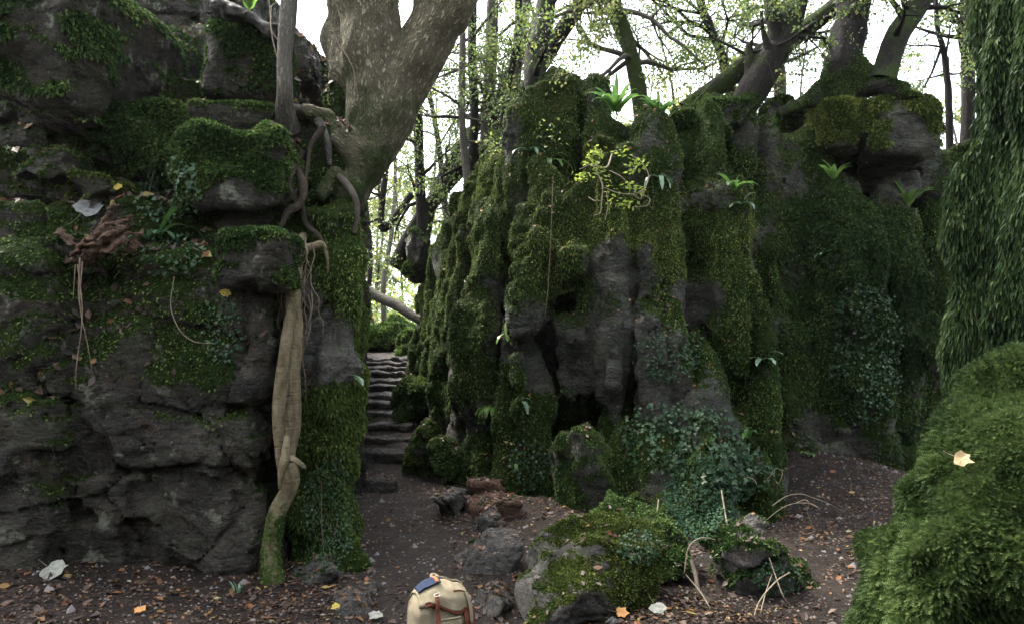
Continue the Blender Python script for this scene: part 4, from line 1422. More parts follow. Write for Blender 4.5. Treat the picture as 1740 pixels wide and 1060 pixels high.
# woodland beyond: individual trees on the far ground
def wood_tree(i, x, y, h, r, label, lean=0., nb=14, leafn=26, leaf=(.05, .1), tint=.6, blen=2.2, mat='bark_grey', lo=.3):
    z = float(gz(x, y)) - .2
    rg = np.random.default_rng(400 + i)
    e = empty('woodland_tree', (x, y, z))
    tag(e, label, 'tree', 'trees in the wood beyond the rocks')
    pts = []
    px, py = x, y
    for k in range(7):
        t = k / 6
        pts.append((px, py, z + h * t, r * (1 - .75 * t)))
        px += rg.normal() * .12 * h / 8 + lean * h / 7
        py += rg.normal() * .12 * h / 8
    T = Tubes()
    T.add(pts, 8, 4, .12, i)
    T.build('trunk', M[mat], e, moss=.05)
    B = Tubes()
    lv = []
    s = catmull(np.array(pts), 4)
    for b in range(nb):
        j = int((lo + (1 - lo) * rg.random()) * (len(s) - 1))
        a = rg.uniform(0, 6.28)
        grow(B, lv, rg, s[j, :3], (math.cos(a), math.sin(a), rg.uniform(-.1, .6)), blen * rg.uniform(.6, 1.2), max(.015, s[j, 3] * .4), 2, leafn, -.02, 4, .3, 5)
    B.build('branch', M[mat], e)
    finish_leaves('crown', lv, M['far_leaf'], e, rg, leaf, .36, tint)


rg0 = np.random.default_rng(99)
WT = []
for k in range(26):
    Y = rg0.uniform(17, 48)
    WT.append((rg0.uniform(-.42, .78) * Y, Y))
# more of them down the line of the path
for k in range(10):
    Y = rg0.uniform(22, 55)
    u = rg0.uniform(560, 760)
    WT.append(((u - 870) / FPX * Y, Y))
WT.sort(key=lambda t: t[0] / t[1])
REG = [(560, 'at the left behind the thin tree'), (700, 'in the gap above the steps'), (800, 'behind the dark trunk above the gap'), (900, 'behind the cluster of slim stems'), (1030, 'behind the swan-necked tree'),
       (1170, 'around the lone ivy-flecked tree'), (1300, 'behind the crossed trunks'), (1500, 'behind the flared tree'), (1640, 'left of the moss curtain'), (9999, 'behind the moss curtain')]
ORD = ['nearest', 'second nearest', 'third nearest', 'fourth nearest', 'fifth nearest', 'sixth nearest', 'seventh nearest', 'eighth nearest', 'ninth nearest', 'tenth nearest', 'eleventh nearest', 'twelfth nearest']
reg_of = [next(k for k, (lim, _) in enumerate(REG) if 870 + FPX * x / y < lim) for x, y in WT]
for i, (x, y) in enumerate(WT):
    k = reg_of[i]
    rank = sum(1 for j, (a, b) in enumerate(WT) if reg_of[j] == k and b < y)
    wood_tree(i, x, y, rg0.uniform(9, 14), rg0.uniform(.05, .14), f'hazy woodland tree {REG[k][1]}, {ORD[min(rank, 11)]} there', rg0.normal() * .05,
              nb=11, leafn=7 if y < 28 else 11, leaf=(.05, .1) if y < 28 else (.12, .2), tint=rg0.uniform(.45, .8), blen=2.4, mat='bark_grey' if i % 3 else 'bark_dark')

# distant undergrowth and leaf mass: reads as one haze of leaves
rg = np.random.default_rng(314)
cen = []
for k in range(240):
    Y = rg.uniform(26, 75)
    x = rg.uniform(-.55, .9) * Y
    cen.append((x, Y, gz(x, Y) + abs(rg.normal()) * 1.3 + .2, rg.uniform(.8, 2.2)))
cen = np.array(cen)
ci = rg.integers(0, len(cen), 42000)
p = cen[ci, :3] + rg.normal(size=(42000, 3)) * cen[ci, 3:4] * np.array([.7, .7, .5])
v, f, t = leafquads(p, norm(rg.normal(size=(42000, 3))), rg, (.14, .3), .36, np.clip(.55 + .25 * rg.normal(size=42000), 0, 1))
tag(mesh_obj('undergrowth', v, f, M['far_leaf'], None, dict(tint=t), smooth=False), 'far undergrowth of yellow-green leaves in the wood beyond the gap', kind='stuff')

# fallen log in the gap, black hanging root
T = Tubes()
T.add(U([(600, 478, 14.2, 9), (640, 503, 14, 9), (672, 518, 13.8, 9), (700, 536, 13.6, 8), (730, 552, 13.5, 8)]), 10, 6, .15, 2)
o = T.build('fallen_log', M['bark_grey'], None, loc=P(665, 515, 14))
tag(o, 'fallen log wedged across the gap above the top of the steps', 'log')
T = Tubes()
T.add(U([(575, 300, 5.7, 6), (588, 312, 5.6, 7), (600, 330, 5.5, 6), (607, 352, 5.5, 5.5), (605, 375, 5.5, 5), (600, 392, 5.5, 5), (604, 396, 5.5, 3)]), 10, 8, .2, 4)
o = T.build('root', M['twig_dark'], ash)
o['label'] = 'black crooked root hooking down from the tree foot over the gap'

# ------------------------------------------------------------------ leaf litter, twigs on the floor and ledges
rg = np.random.default_rng(17)


def litter_leaves(p, nrm_, rg, size, lift=.012, tint=None):
    """fallen leaves: eight-point curled outlines lying on the surface"""
    N = len(p)
    n = norm(nrm_ + rg.normal(size=(N, 3)) * .32)
    a = norm(np.cross(n, rg.normal(size=(N, 3))))
    b = np.cross(n, a)
    l = rg.uniform(size[0], size[1], (N, 1)) * .5
    ang = np.array([0, .75, 1.35, 2.1, math.pi, 4.2, 4.95, 5.55])
    rad = np.array([1.15, .72, .78, .6, .95, .62, .8, .7])
    V = []
    curl = rg.uniform(-.1, .55, (N, 1))
    base = p + nrm_ * lift
    for aa, rr in zip(ang, rad):
        r_ = rr * rg.uniform(.8, 1.15, (N, 1)) * l
        V.append(base + a * np.cos(aa) * r_ + b * np.sin(aa) * r_ * .75 + n * curl * abs(math.sin(aa)) ** 1.5 * r_ * .8)
    V.append(base)
    v = np.stack(V, 1).reshape(-1, 3)
    i = np.arange(N)[:, None] * 9
    f = np.vstack([i + np.array([k, (k + 1) % 8, 8]) for k in range(8)])
    if tint is None:
        tint = rg.beta(1.3, 1.8, N)
    return v, f, np.repeat(tint, 9)


def up_sample(rec, n, rg, wfun, nzmin=.35):
    o, v, q, nr, m = rec
    if nr is None:
        nr = vnormals(v, q)
    d = sstep(nr[:, 2], nzmin, nzmin + .35) * wfun(v)
    p, nn_ = sample(v, q, d, n, rg)
    return p, nn_


def w_floor(v):
    x, y = v[:, 0], v[:, 1]
    dx = np.abs(x - np.interp(y, PY, PX))
    a = (y > 2.6) & (y < 16.5) & (x > -4.2) & (x < 5.6)
    side = .28 + sstep(dx, .2, .6)
    clump = .25 + sstep(fbm(v * np.array([1, 1, 0]), 1.3, 3, 31), -.15, .35)
    pile = 3.2 * np.exp(-((x - 1.05) ** 2 + (y - 3.95) ** 2) / .45) + 2.2 * np.exp(-((x + 1.5) ** 2 + (y - 4.3) ** 2) / .5) + 1.8 * np.exp(-((x + 3.0) ** 2 + (y - 4.2) ** 2) / .5)
    return a * (side * clump + pile) * (1 - .6 * sstep(y, 9, 16))


VV, FF, TT = [], [], []
off = 0


def acc(v, f, t):
    global off
    VV.append(v)
    FF.append(f + off)
    TT.append(t)
    off += len(v)


p, n_ = up_sample(GROUNDREC, 42000, rg, w_floor, .2)
acc(*litter_leaves(p, n_, rg, (.012, .04), .006, rg.beta(1.1, 1.6, len(p))))
p, n_ = up_sample(GROUNDREC, 1700, rg, lambda v: w_floor(v) * sstep(v[:, 1], 9, 6), .2)
acc(*litter_leaves(p, n_, rg, (.04, .08), .012))
p, n_ = up_sample(LEFT, 7500, rg, lambda v: (v[:, 2] > 1.2) * (v[:, 1] < 7.6) * (v[:, 0] > -4.6) * (.15 + sstep(fbm(v, 1.5, 2, 4), -.1, .3)) * (1 + 2 * sstep(v[:, 2], 2.2, 2.6)), .15)
acc(*litter_leaves(p, n_, rg, (.04, .11), .015))
p, n_ = up_sample(RIGHT, 2200, rg, lambda v: (v[:, 2] > .3), .15)
acc(*litter_leaves(p, n_, rg, (.02, .055), .02, rg.beta(2.5, 1.5, len(p))))
for rec in ROCKS[1:]:
    if rec[0].name.startswith(('boulder', 'stone')) and not rec[0].name.startswith('stone_step'):
        if rec[1][:, 1].min() < 9 and rec[1][:, 1].min() > 3:
            p, n_ = up_sample(rec, 60, rg, lambda v: (v[:, 2] > -1) * 1., .5)
            acc(*litter_leaves(p, n_, rg, (.02, .06), .015))
rec = [r for r in ROCKS if 'flat reddish slab' in r[0].get('label', '')][0]
p, n_ = up_sample(rec, 120, rg, lambda v: (v[:, 2] > -1) * 1., .5)
acc(*litter_leaves(p, n_, rg, (.02, .05), .012))
p, n_ = up_sample([r for r in ROCKS if 'rock_recess' in r[0].name][0], 500, rg, lambda v: (v[:, 2] > .3) * 1., .3)
acc(*litter_leaves(p, n_, rg, (.04, .08), .02))
tag(mesh_obj('leaf_litter', np.vstack(VV), np.vstack(FF), M['litter'], None, dict(tint=np.concatenate(TT)), smooth=False),
    'brown, orange and grey fallen leaves scattered over soil and ledges', kind='stuff')

# small gravel and crumbs of soil
p, n_ = up_sample(GROUNDREC, 9000, rg, lambda v: (v[:, 1] > 3) * (v[:, 1] < 12) * (np.abs(v[:, 0]) < 5) * 1., .2)
N = len(p)
s = rg.uniform(.004, .016, (N, 1)) * (1 + 2 * (rg.random((N, 1)) > .97))
oct_ = np.array([[1, 0, 0], [0, 1, 0], [-1, 0, 0], [0, -1, 0], [0, 0, .8], [0, 0, -.8]])
v = (p[:, None, :] + (oct_[None] * rg.uniform(.6, 1.3, (N, 6, 1))) * s[:, None, :]).reshape(-1, 3)
i = np.arange(N)[:, None] * 6
f = np.vstack([i + np.array(t) for t in ((0, 1, 4), (1, 2, 4), (2, 3, 4), (3, 0, 4), (1, 0, 5), (2, 1, 5), (3, 2, 5), (0, 3, 5))])
tag(mesh_obj('gravel', v, f, mat_plain('grit', (.07, .06, .055), (.2, .18, .17), 3), None, None, smooth=False), 'small stones and soil crumbs on the path', kind='stuff')

# ------------------------------------------------------------------ single fallen leaves worth naming
def maple_leaf(name, label, u, v, size, mat, up=(0, -.6, .8), rot=0., seed=0, curl=.25, lift=.03, Y=None):
    p, n = hit(u, v) if Y is None else (P(u, v, Y), V3(up))
    if p is None:
        return
    p = p + norm(n) * lift
    n = norm(V3(up))
    a = norm(np.cross(n, [0, 0, 1.]) if abs(n[2]) < .95 else np.array([1., 0, 0]))
    b = np.cross(n, a)
    ca, sa = math.cos(rot), math.sin(rot)
    a, b = a * ca + b * sa, b * ca - a * sa
    ang = np.radians([-90, -60, -35, -15, 5, 25, 42, 60, 75, 90, 105, 120, 138, 155, 175, 195, 215, 240])
    rad = np.array([.45, .62, .66, .85, .74, .78, .98, .76, .82, 1.05, .8, .76, .98, .78, .74, .85, .66, .62]) * (1 + np.random.default_rng(seed).normal(size=18) * .07)
    ring = [p + (a * math.cos(t) + b * math.sin(t)) * r * size * .5 + n * curl * size * .5 * (r ** 2) * (.35 + .4 * math.sin(3 * t + seed)) for t, r in zip(ang, rad)]
    inner = [p + (a * math.cos(t) + b * math.sin(t)) * r * size * .25 + n * .02 * size * math.cos(6 * t) for t, r in zip(ang, rad)]
    v_ = np.array(ring + inner + [p])
    k = len(ang)
    q_ = [(i, (i + 1) % k, k + (i + 1) % k, k + i) for i in range(k)]
    t_ = [(k + i, k + (i + 1) % k, 2 * k) for i in range(k)]
    v2 = v_ - n * .0015
    m_ = len(v_)
    o = mesh_obj(name, np.vstack([v_, v2]), [np.array(q_ + [tuple(x + m_ for x in reversed(q)) for q in q_]), np.array(t_ + [tuple(x + m_ for x in reversed(q)) for q in t_])], mat, None, dict(tint=np.full(2 * m_, .5)), loc=p)
    tag(o, label, 'leaf')
    # stalk
    T = Tubes()
    e = p - b * size * .75 + n * .01
    T.add([(*(p - b * size * .15), .0015), (*(p - b * size * .45), .0013), (*e, .001)], 4, 3)
    T.build('stalk', M['twig'], o)
    return o


def leafmat(name, c1, c2, tr=.15):
    n = NT(name)
    oc = n.obj()
    c = n.ramp(n.noise(oc, 30, 4), [(.35, c1), (.65, c2)])
    return n.done(n.transl(n.bsdf(c, .6, n.bump(n.noise(oc, 60, 3), .4, .004), .3), c, tr))


LM = dict(grey=leafmat('grey_leaf', (.12, .12, .115), (.24, .24, .225)), white=leafmat('pale_leaf', (.16, .16, .13), (.3, .3, .25)),
          yellow=leafmat('yellow_leaf', (.5, .36, .06), (.6, .5, .12), .4), tan=leafmat('tan_leaf', (.35, .24, .12), (.5, .38, .2)),
          orange=leafmat('orange_leaf', (.4, .16, .05), (.5, .26, .08)), lime=leafmat('lime_single_leaf', (.3, .5, .04), (.42, .62, .08), .5))
maple_leaf('maple_leaf', 'large silver-grey dead maple leaf on the left ledge above the rotten log', 152, 358, .27, LM['grey'], (.1, -.85, .5), 2.7, 1)
maple_leaf('maple_leaf', 'whitish maple leaf on the soil in the bottom left corner', 88, 975, .2, LM['white'], (.1, -.5, .9), .9, 2, .5)
maple_leaf('fallen_leaf', 'yellow-brown leaf lying on the close mossy boulder at the right', 1645, 796, .075, LM['tan'], (-.5, -.8, .4), 1.2, 3, .4, .05)
maple_leaf('fallen_leaf', 'yellow leaf caught on the rock above the bare lit ledge at left', 383, 496, .09, LM['yellow'], (.2, -.9, .3), .4, 4)
maple_leaf('fallen_leaf', 'pale leaf at the foot of the leaf pile in the bottom centre', 1118, 1040, .12, LM['white'], (0, -.5, .9), .4, 5)
maple_leaf('fallen_leaf', 'whitish leaf on the path left of the backpack', 640, 1052, .1, LM['white'], (0, -.3, .95), 2.4, 6)
maple_leaf('fallen_leaf', 'yellow leaf hanging in the twigs left of the big tree', 192, 320, .09, LM['yellow'], (0, -.8, .6), 2.4, 7)
maple_leaf('fallen_leaf', 'orange leaf on the leaf pile in front of the largest mossy boulder', 1052, 1036, .09, LM['orange'], (0, -.5, .8), 1.4, 8)
maple_leaf('fallen_leaf', 'yellow leaf in the litter at the foot of the pale root', 577, 1030, .08, LM['yellow'], (0, -.5, .8), 1.4, 9)
maple_leaf('fallen_leaf', 'orange leaf on the soil under the left rock face', 238, 1042, .08, LM['orange'], (0, -.4, .9), .4, 10)
maple_leaf('green_leaf', 'bright lime leaf caught against the foot of the big tree', 571, 118, .085, LM['lime'], (.2, -.95, .2), .8, 11, .1)

# ------------------------------------------------------------------ ferns
def strap(base, d0, L, W, rg, sag=.6, nseg=12, wav=.06):
    """one hart's tongue frond: a long strap arching over with wavy margins"""
    p = V3(base).copy()
    d = norm(V3(d0))
    side = norm(np.cross(d, [0, 0, 1.]))
    if np.linalg.norm(np.cross(d, [0, 0, 1.])) < .1:
        side = norm(np.array([1., .3, 0]))
    V, F = [], []
    ph = rg.uniform(0, 6)
    for i in range(nseg + 1):
        t = i / nseg
        wdt = W * (math.sin(math.pi * min(1, t * .86 + .1)) ** .55) * (1 if t > .12 else .25)
        if t > .9:
            wdt *= (1 - t) / .1 * .8 + .1
        up = np.cross(side, d)
        wv = up * W * wav * 2 * math.sin(t * 19 + ph)
        V += [p + side * wdt + up * wdt * .25 + wv, p, p - side * wdt + up * wdt * .25 - wv]
        p = p + d * L / nseg
        d = norm(d + np.array([0, 0, -sag / nseg * (1 + t)]) + rg.normal(size=3) * .015)
    for i in range(nseg):
        a = i * 3
        F += [(a, a + 1, a + 4, a + 3), (a + 1, a + 2, a + 5, a + 4)]
    return np.array(V), np.array(F)


def fern(label, u, v, n, L, W, mat='fern', out=None, seed=0, sag=.9, upb=.9, tint=.6, Y=None, group=None, fan=1.0, name='hart_tongue_fern'):
    rg = np.random.default_rng(seed + 1000)
    if Y is None:
        b, nn_ = hit(u, v)
        if b is None:
            print('MISS fern', u, v)
            b, nn_ = P(u, v, 8), np.array([0, -1., 0])
    else:
        b, nn_ = P(u, v, Y), np.array([0, -1., .3])
    if out is not None:
        nn_ = V3(out)
    e = empty(name, b)
    tag(e, label, 'fern', group)
    for i in range(n):
        a = (i + rg.uniform(.2, .8)) / n * 2 * math.pi
        d = norm(np.array([math.cos(a) * fan, math.sin(a) * .7 * fan, 0]) * .6 + nn_ * .45 + np.array([0, 0, upb]))
        vv, ff = strap(b + rg.normal(size=3) * .01, d, L * rg.uniform(.65, 1.1), W, rg, sag * rg.uniform(.7, 1.3))
        t = np.clip(tint + rg.normal() * .15, 0, 1)
        mesh_obj('frond', vv, ff, M[mat], e, dict(tint=np.full(len(vv), t)))
    return e


fern('tall bright green fern in the middle of the buttress skyline', 1047, 196, 15, .5, .027, Y=8.0, seed=1, sag=1.2, upb=1.1, tint=.5, fan=1.1)
fern('bright green upright fern right of the tall one on the skyline', 1118, 200, 10, .36, .026, Y=8.0, seed=2, sag=1.2, upb=1.1, tint=.45, fan=1.1)
fern('fern with bluish drooping fronds on the left ledge beside the rotten log', 255, 408, 5, .34, .03, 'fern_blue', seed=3, sag=1.2, upb=.5, tint=.4)
fern('long-fronded fern arching right over the mossy left ledge', 268, 402, 4, .48, .02, 'fern', (1.1, -.3, .2), 4, 1.3, .6, tint=.35, fan=.5)
fern('fern on the right edge of the buttress below the fallen trunk', 1248, 325, 6, .3, .03, seed=5, sag=1.1, upb=.7, tint=.5)
fern('small fern low on the skyline rocks above the dark rib', 1322, 215, 5, .32, .03, seed=6, sag=1.0, upb=.9, tint=.5)
fern('five-fronded fern on the ledge under the flared tree', 1416, 305, 7, .34, .035, seed=7, sag=1.0, upb=1.0, tint=.7, out=(0, -.6, .3))
fern('bright fern on the shelf beside the moss curtain', 1545, 352, 6, .4, .04, seed=8, sag=1.0, upb=1.0, tint=.8, out=(0, -.6, .3))
fern('hanging fern on the buttress left of the yellow-leaved sapling', 935, 275, 6, .36, .03, seed=9, sag=1.5, upb=.4, tint=.45)
fern('small glossy fern under the skyline at the left shoulder of the buttress', 898, 258, 4, .28, .025, 'fern_blue', seed=10, sag=1.5, upb=.3, tint=.5)
fern('glossy fern trailing down right of the yellow-leaved sapling', 1118, 300, 5, .32, .025, 'fern_blue', seed=11, sag=1.9, upb=.1, tint=.8)
fern('pale fern hanging in the lower left of the buttress, above the smaller one', 862, 570, 5, .2, .025, 'fern', seed=12, sag=1.9, upb=.1, tint=.85)
fern('hanging light green fern low on the ribs beside the path', 832, 690, 7, .26, .032, 'fern', seed=13, sag=2.0, upb=.1, tint=.9)
fern('single drooping frond right of the hanging fern on the ribs', 882, 682, 2, .2, .028, 'fern_blue', seed=14, sag=2.0, upb=.1, tint=.7)
fern('tiny pale frond near the ground between ribs and pedestal block', 878, 785, 2, .13, .022, 'fern', seed=15, sag=2.0, upb=.1, tint=.9)
fern('shining blue-green fern in the lower part of the right edge of the buttress', 1298, 610, 5, .26, .03, 'fern_blue', seed=16, sag=1.4, upb=.4, tint=.9)
fern('small shining fern in the middle of the dark recess', 1402, 432, 4, .2, .025, 'fern_blue', seed=17, sag=1.4, upb=.3, tint=1.)
fern('glossy frond catching light at the left edge of the recess', 1262, 348, 3, .22, .03, 'fern_blue', seed=18, sag=1.4, upb=.3, tint=.9)
fern('bluish fern leaning from the mossy slab over the foot of the steps', 592, 640, 3, .2, .025, 'fern_blue', (1, -.5, 0), 19, 1.3, .1, tint=.95, fan=.4)
fern('little fern drooping at the bottom of the left corner of the recess', 1375, 775, 3, .16, .025, 'fern', seed=20, sag=1.6, upb=.2, tint=.8)
fern('fern in the shrubby tangle at the right foot of the buttress', 1270, 745, 7, .3, .022, 'fern', seed=21, sag=1.5, upb=.5, tint=.4)
fern('bright green fern at the very top of the left bank', 425, 18, 6, .3, .035, seed=22, sag=.8, upb=1.1, tint=.9, Y=6.1)
fern('tiny fern sprig on the soil at the foot of the left rock', 402, 1008, 5, .09, .009, 'fern_blue', seed=23, sag=.8, upb=1.0, tint=.8)

# ------------------------------------------------------------------ ivy and small-leaved creepers
def creeper(label, region, n, size, mat, seed, name='ivy', rec=None, dens=None, lift=.02, flat=.6, stems=6):
    """leaves over a patch of rock given by an ellipse of the view; laid on the surface that is there"""
    rg = np.random.default_rng(seed)
    u0, v0, ru, rv = region
    pts, nn_ = [], []
    for _ in range(n):
        a, r = rg.uniform(0, 6.28), math.sqrt(rg.random())
        p, m_ = hit(u0 + ru * r * math.cos(a), v0 + rv * r * math.sin(a))
        if p is not None and p[1] < 12:
            pts.append(p)
            nn_.append(m_)
    if len(pts) < 3:
        return
    pts, nn_ = np.array(pts), np.array(nn_)
    med = np.median(pts, axis=0)
    ok = np.linalg.norm(pts - med, axis=1) < 2.0
    pts, nn_ = pts[ok], nn_[ok]
    e = empty(name, med)
    tag(e, label, 'plant')
    d = norm(np.cross(nn_, rg.normal(size=pts.shape)) + nn_ * .3 + np.array([0, 0, -.5]))
    base = pts + nn_ * rg.uniform(lift * .4, lift * 2.2, (len(pts), 1))
    l = rg.uniform(size[0], size[1], (len(pts), 1))
    s_ = norm(np.cross(d, nn_ + rg.normal(size=pts.shape) * .4))
    up = np.cross(s_, d)
    # five-pointed leaf
    outl = [(0, 0), (.1, .42), (.42, .5), (.5, .22), (1., 0), (.5, -.22), (.42, -.5), (.1, -.42)]
    V = np.stack([base + d * a_ * l + s_ * b_ * l + up * abs(b_) * .25 * l for a_, b_ in outl], 1).reshape(-1, 3)
    i = np.arange(len(pts))[:, None] * 8
    F = np.vstack([i + np.array(t) for t in ((0, 1, 2, 3), (0, 3, 4, 5), (0, 5, 6, 7))])
    tt = np.clip(.45 + .3 * rg.normal(size=len(pts)), 0, 1)
    mesh_obj('leaves', V, F, M[mat], e, dict(tint=np.repeat(tt, 8)), smooth=False)
    if stems:
        T = Tubes()
        for k in range(stems):
            a = pts[rg.integers(0, len(pts))]
            b = pts[rg.integers(0, len(pts))]
            mid = (a + b) / 2 + np.array([0, -.03, 0])
            if np.linalg.norm(a - b) < .7:
                T.add([(*a, .003), (*mid, .003), (*b, .002)], 4, 5)
        if T.n:
            T.build('stem', M['twig_dark'], e)
    return e


creeper('dense small-leaved creeper carpeting the right foot of the buttress', (1190, 850, 62, 70), 2800, (.014, .026), 'ivy_dark', 1, 'creeper', lift=.05)
creeper('pale-flecked ivy tangle across the lower right of the buttress', (1150, 745, 100, 60), 520, (.03, .055), 'ivy', 2, lift=.06)
creeper('ivy with purplish leaves at the right foot of the buttress above the brambles', (1245, 800, 55, 45), 420, (.03, .06), 'ivy', 3, lift=.06)
creeper('ivy climbing the mossy left ledges right of the mossy mound', (285, 320, 60, 60), 260, (.02, .04), 'ivy', 4, lift=.03)
creeper('ivy trailing down the dark left rock face below the ferns', (385, 560, 35, 60), 260, (.015, .03), 'ivy', 5, lift=.03)
creeper('ivy sprigs on the mossy left ledge below the ferns', (290, 430, 60, 35), 130, (.022, .038), 'ivy', 6, lift=.03, name='ivy')
creeper('creeper covering the lower middle of the right rib of the recess', (1470, 600, 60, 120), 900, (.025, .04), 'ivy', 7, 'creeper', lift=.05)
creeper('low creeper on the mossy boulders at the bottom centre', (1085, 930, 38, 28), 200, (.014, .026), 'ivy', 8, 'creeper', lift=.015)
creeper('small-leaved creeper on the moss slab left of the path', (560, 870, 45, 100), 900, (.012, .022), 'ivy', 9, 'creeper', lift=.02)
creeper('creeper low on the buttress beside the pedestal block', (900, 790, 35, 40), 240, (.02, .035), 'ivy', 10, 'creeper', lift=.03)
creeper('ivy on the middle of the buttress right of the bare nose', (1140, 600, 60, 50), 420, (.02, .035), 'ivy', 11, lift=.03)
creeper('creeper on the mossy rock among the bare brambles', (1320, 980, 40, 25), 200, (.014, .026), 'ivy', 12, 'creeper', lift=.015)

# yellow-leaved sapling hanging on the buttress
sap_b, _n = hit(1040, 262)
sap = empty('sapling', sap_b)
tag(sap, 'scraggy sapling with lime-yellow leaves and looping bare twigs on the face of the buttress', 'sapling')
T = Tubes()
Yb = sap_b[1] - .35
tw = [[(1040, 262, Yb + .3, 2.2), (1030, 285, Yb, 2.4), (1005, 280, Yb - .1, 1.8), (985, 288, Yb - .1, 1.2)],
      [(1005, 278, Yb - .1, 1.8), (1018, 300, Yb - .15, 2), (1024, 318, Yb - .2, 2), (1022, 345, Yb - .2, 1.5), (1020, 362, Yb - .2, 1.2), (1010, 366, Yb - .2, .9)],
      [(1024, 318, Yb - .2, 1.6), (1050, 328, Yb - .25, 1.4), (1075, 330, Yb - .25, 1.3), (1095, 320, Yb - .2, 1.2), (1102, 298, Yb - .15, 1.2), (1090, 275, Yb - .1, 1.1), (1070, 263, Yb, 1)],
      [(1075, 330, Yb - .25, 1.2), (1088, 338, Yb - .3, 1), (1092, 325, Yb - .3, .9)],
      [(1085, 328, Yb - .2, 1.3), (1104, 338, Yb - .25, 1.2), (1098, 350, Yb - .3, 1), (1075, 352, Yb - .3, .8)],
      [(1035, 290, Yb, 1.3), (1055, 300, Yb - .1, 1.2), (1070, 315, Yb - .1, 1)],
      [(1030, 325, Yb - .1, 1.4), (1033, 350, Yb - .1, 1.1), (1028, 375, Yb - .1, .8)],
      [(1000, 335, Yb - .1, .9), (1012, 342, Yb - .2, 1), (1024, 340, Yb - .2, 1.1)]]
for s in tw:
    T.add(U([(a, b, c, d * .62) for a, b, c, d in s]), 6, 6)
T.build('stem', M['twig'], sap)
rg = np.random.default_rng(55)
lp, ld = [], []
for (u, v_, nn2) in ((1005, 272, 26), (990, 300, 30), (1020, 262, 14), (1062, 258, 18), (1090, 275, 22), (1075, 285, 24), (1035, 305, 10), (1072, 315, 28), (1090, 322, 18), (1035, 325, 12), (1045, 345, 12), (1062, 345, 20), (1018, 290, 20), (1008, 258, 16)):
    for k in range(nn2):
        c = P(u + rg.normal() * 7, v_ + rg.normal() * 5, Yb - .15 + rg.normal() * .06)
        lp.append(c)
        ld.append(norm(rg.normal(size=3) * np.array([1, .6, .5])))
v, f, t = leafquads(np.array(lp), np.array(ld), rg, (.03, .06), .38, rg.random(len(lp)), .7)
mesh_obj('leaves', v, f, M['lime'], sap, dict(tint=t), smooth=False)
BR = [
    ([(1330, 205, 9.2, 0.9), (1300, 100, 9.0, .9), (1240, 112, 8.9, .9), (1170, 185, 8.6, 1.2), (1130, 225, 8.2, 1.4), (1095, 245, 8.0, 1.4)], 'long thin twig arching over the skyline of the buttress'),
]

# ------------------------------------------------------------------ bare brambles, twigs, root strands
def twig(name, label, cat, strokes, mat='twig', group=None):
    T = Tubes()
    for s in strokes:
        T.add(U([(a, b, c, d * .5) for a, b, c, d in s]), 6, 6, .1)
    o = T.build(name, M[mat], None, loc=P(*strokes[0][0][:3]))
    tag(o, label, cat, group)
    return o


twig('bramble', 'bare bramble cane arching low at the left of the hollow, tip on the boulder', 'bramble', [[(1215, 916, 4.7, 1.6), (1190, 914, 4.6, 2), (1170, 930, 4.55, 2), (1163, 972, 4.5, 2.2)], [(1165, 975, 4.5, 2), (1190, 1005, 4.4, 2.2), (1205, 1030, 4.3, 2.2), (1216, 1052, 4.3, 2.2)]], 'twig')
twig('bramble', 'upright bare cane left of the mossy rock with the hollow', 'bramble', [[(1226, 832, 5.2, 2.5), (1232, 870, 5.1, 2.8), (1238, 905, 5.0, 2.6), (1243, 945, 4.9, 2.4)]], 'twig')
twig('bramble', 'bare cane curving over the mossy rock with the hollow', 'bramble', [[(1265, 922, 4.8, 1.6), (1285, 915, 4.7, 2), (1302, 935, 4.6, 2.2), (1315, 970, 4.5, 2.3), (1330, 1010, 4.4, 2.2), (1345, 1032, 4.4, 2)]], 'twig')
twig('bramble', 'straight bare canes crossing at the bottom right of the hollow', 'bramble', [[(1342, 972, 4.5, 2.2), (1318, 988, 4.4, 2.4), (1290, 1022, 4.2, 2.6), (1278, 1062, 4.1, 2.8)], [(1312, 975, 4.5, 1.8), (1300, 1010, 4.4, 1.8), (1288, 1060, 4.2, 2)]], 'twig')
rg = np.random.default_rng(66)
CANES = []
for i in range(9):
    u0 = rg.uniform(1270, 1400)
    v0 = rg.uniform(820, 880)
    Y0 = 6.6 + rg.uniform(-.5, .8)
    pts = [(u0, v0, Y0, 1.6)]
    uu, vv, du, dv = u0, v0, rg.normal() * 14, rg.uniform(-22, -4)
    for k in range(5):
        uu += du
        vv += dv
        du += rg.normal() * 9
        dv += rg.uniform(2, 14)
        pts.append((uu, vv, Y0 + rg.normal() * .05, 1.5 - k * .2))
    CANES.append(pts)
CANES.sort(key=lambda c: c[0][0])
for i, pts in enumerate(CANES):
    twig('bramble', f'tangled bare bramble cane between buttress and recess, {ORD[i].replace("nearest", "from the left") if i else "leftmost"} of nine', 'bramble', [pts], 'twig', 'tangled bramble canes')
twig('stick', 'forked pale stick leaning above the flat-topped mossy boulder', 'stick', [[(1119, 848, 6.0, 1.5), (1116, 870, 5.9, 2), (1108, 886, 5.9, 1.4)], [(1116, 870, 5.9, 1.6), (1124, 880, 5.9, 1.2), (1126, 888, 5.9, .8)]], 'twig')
twig('stick', 'thick crooked dead branch in the hollow at the bottom, left of the brambles', 'stick', [[(1175, 952, 4.8, 7), (1182, 975, 4.7, 8), (1192, 1010, 4.5, 8), (1240, 1040, 4.4, 8), (1262, 1062, 4.3, 7)]], 'twig_dark')
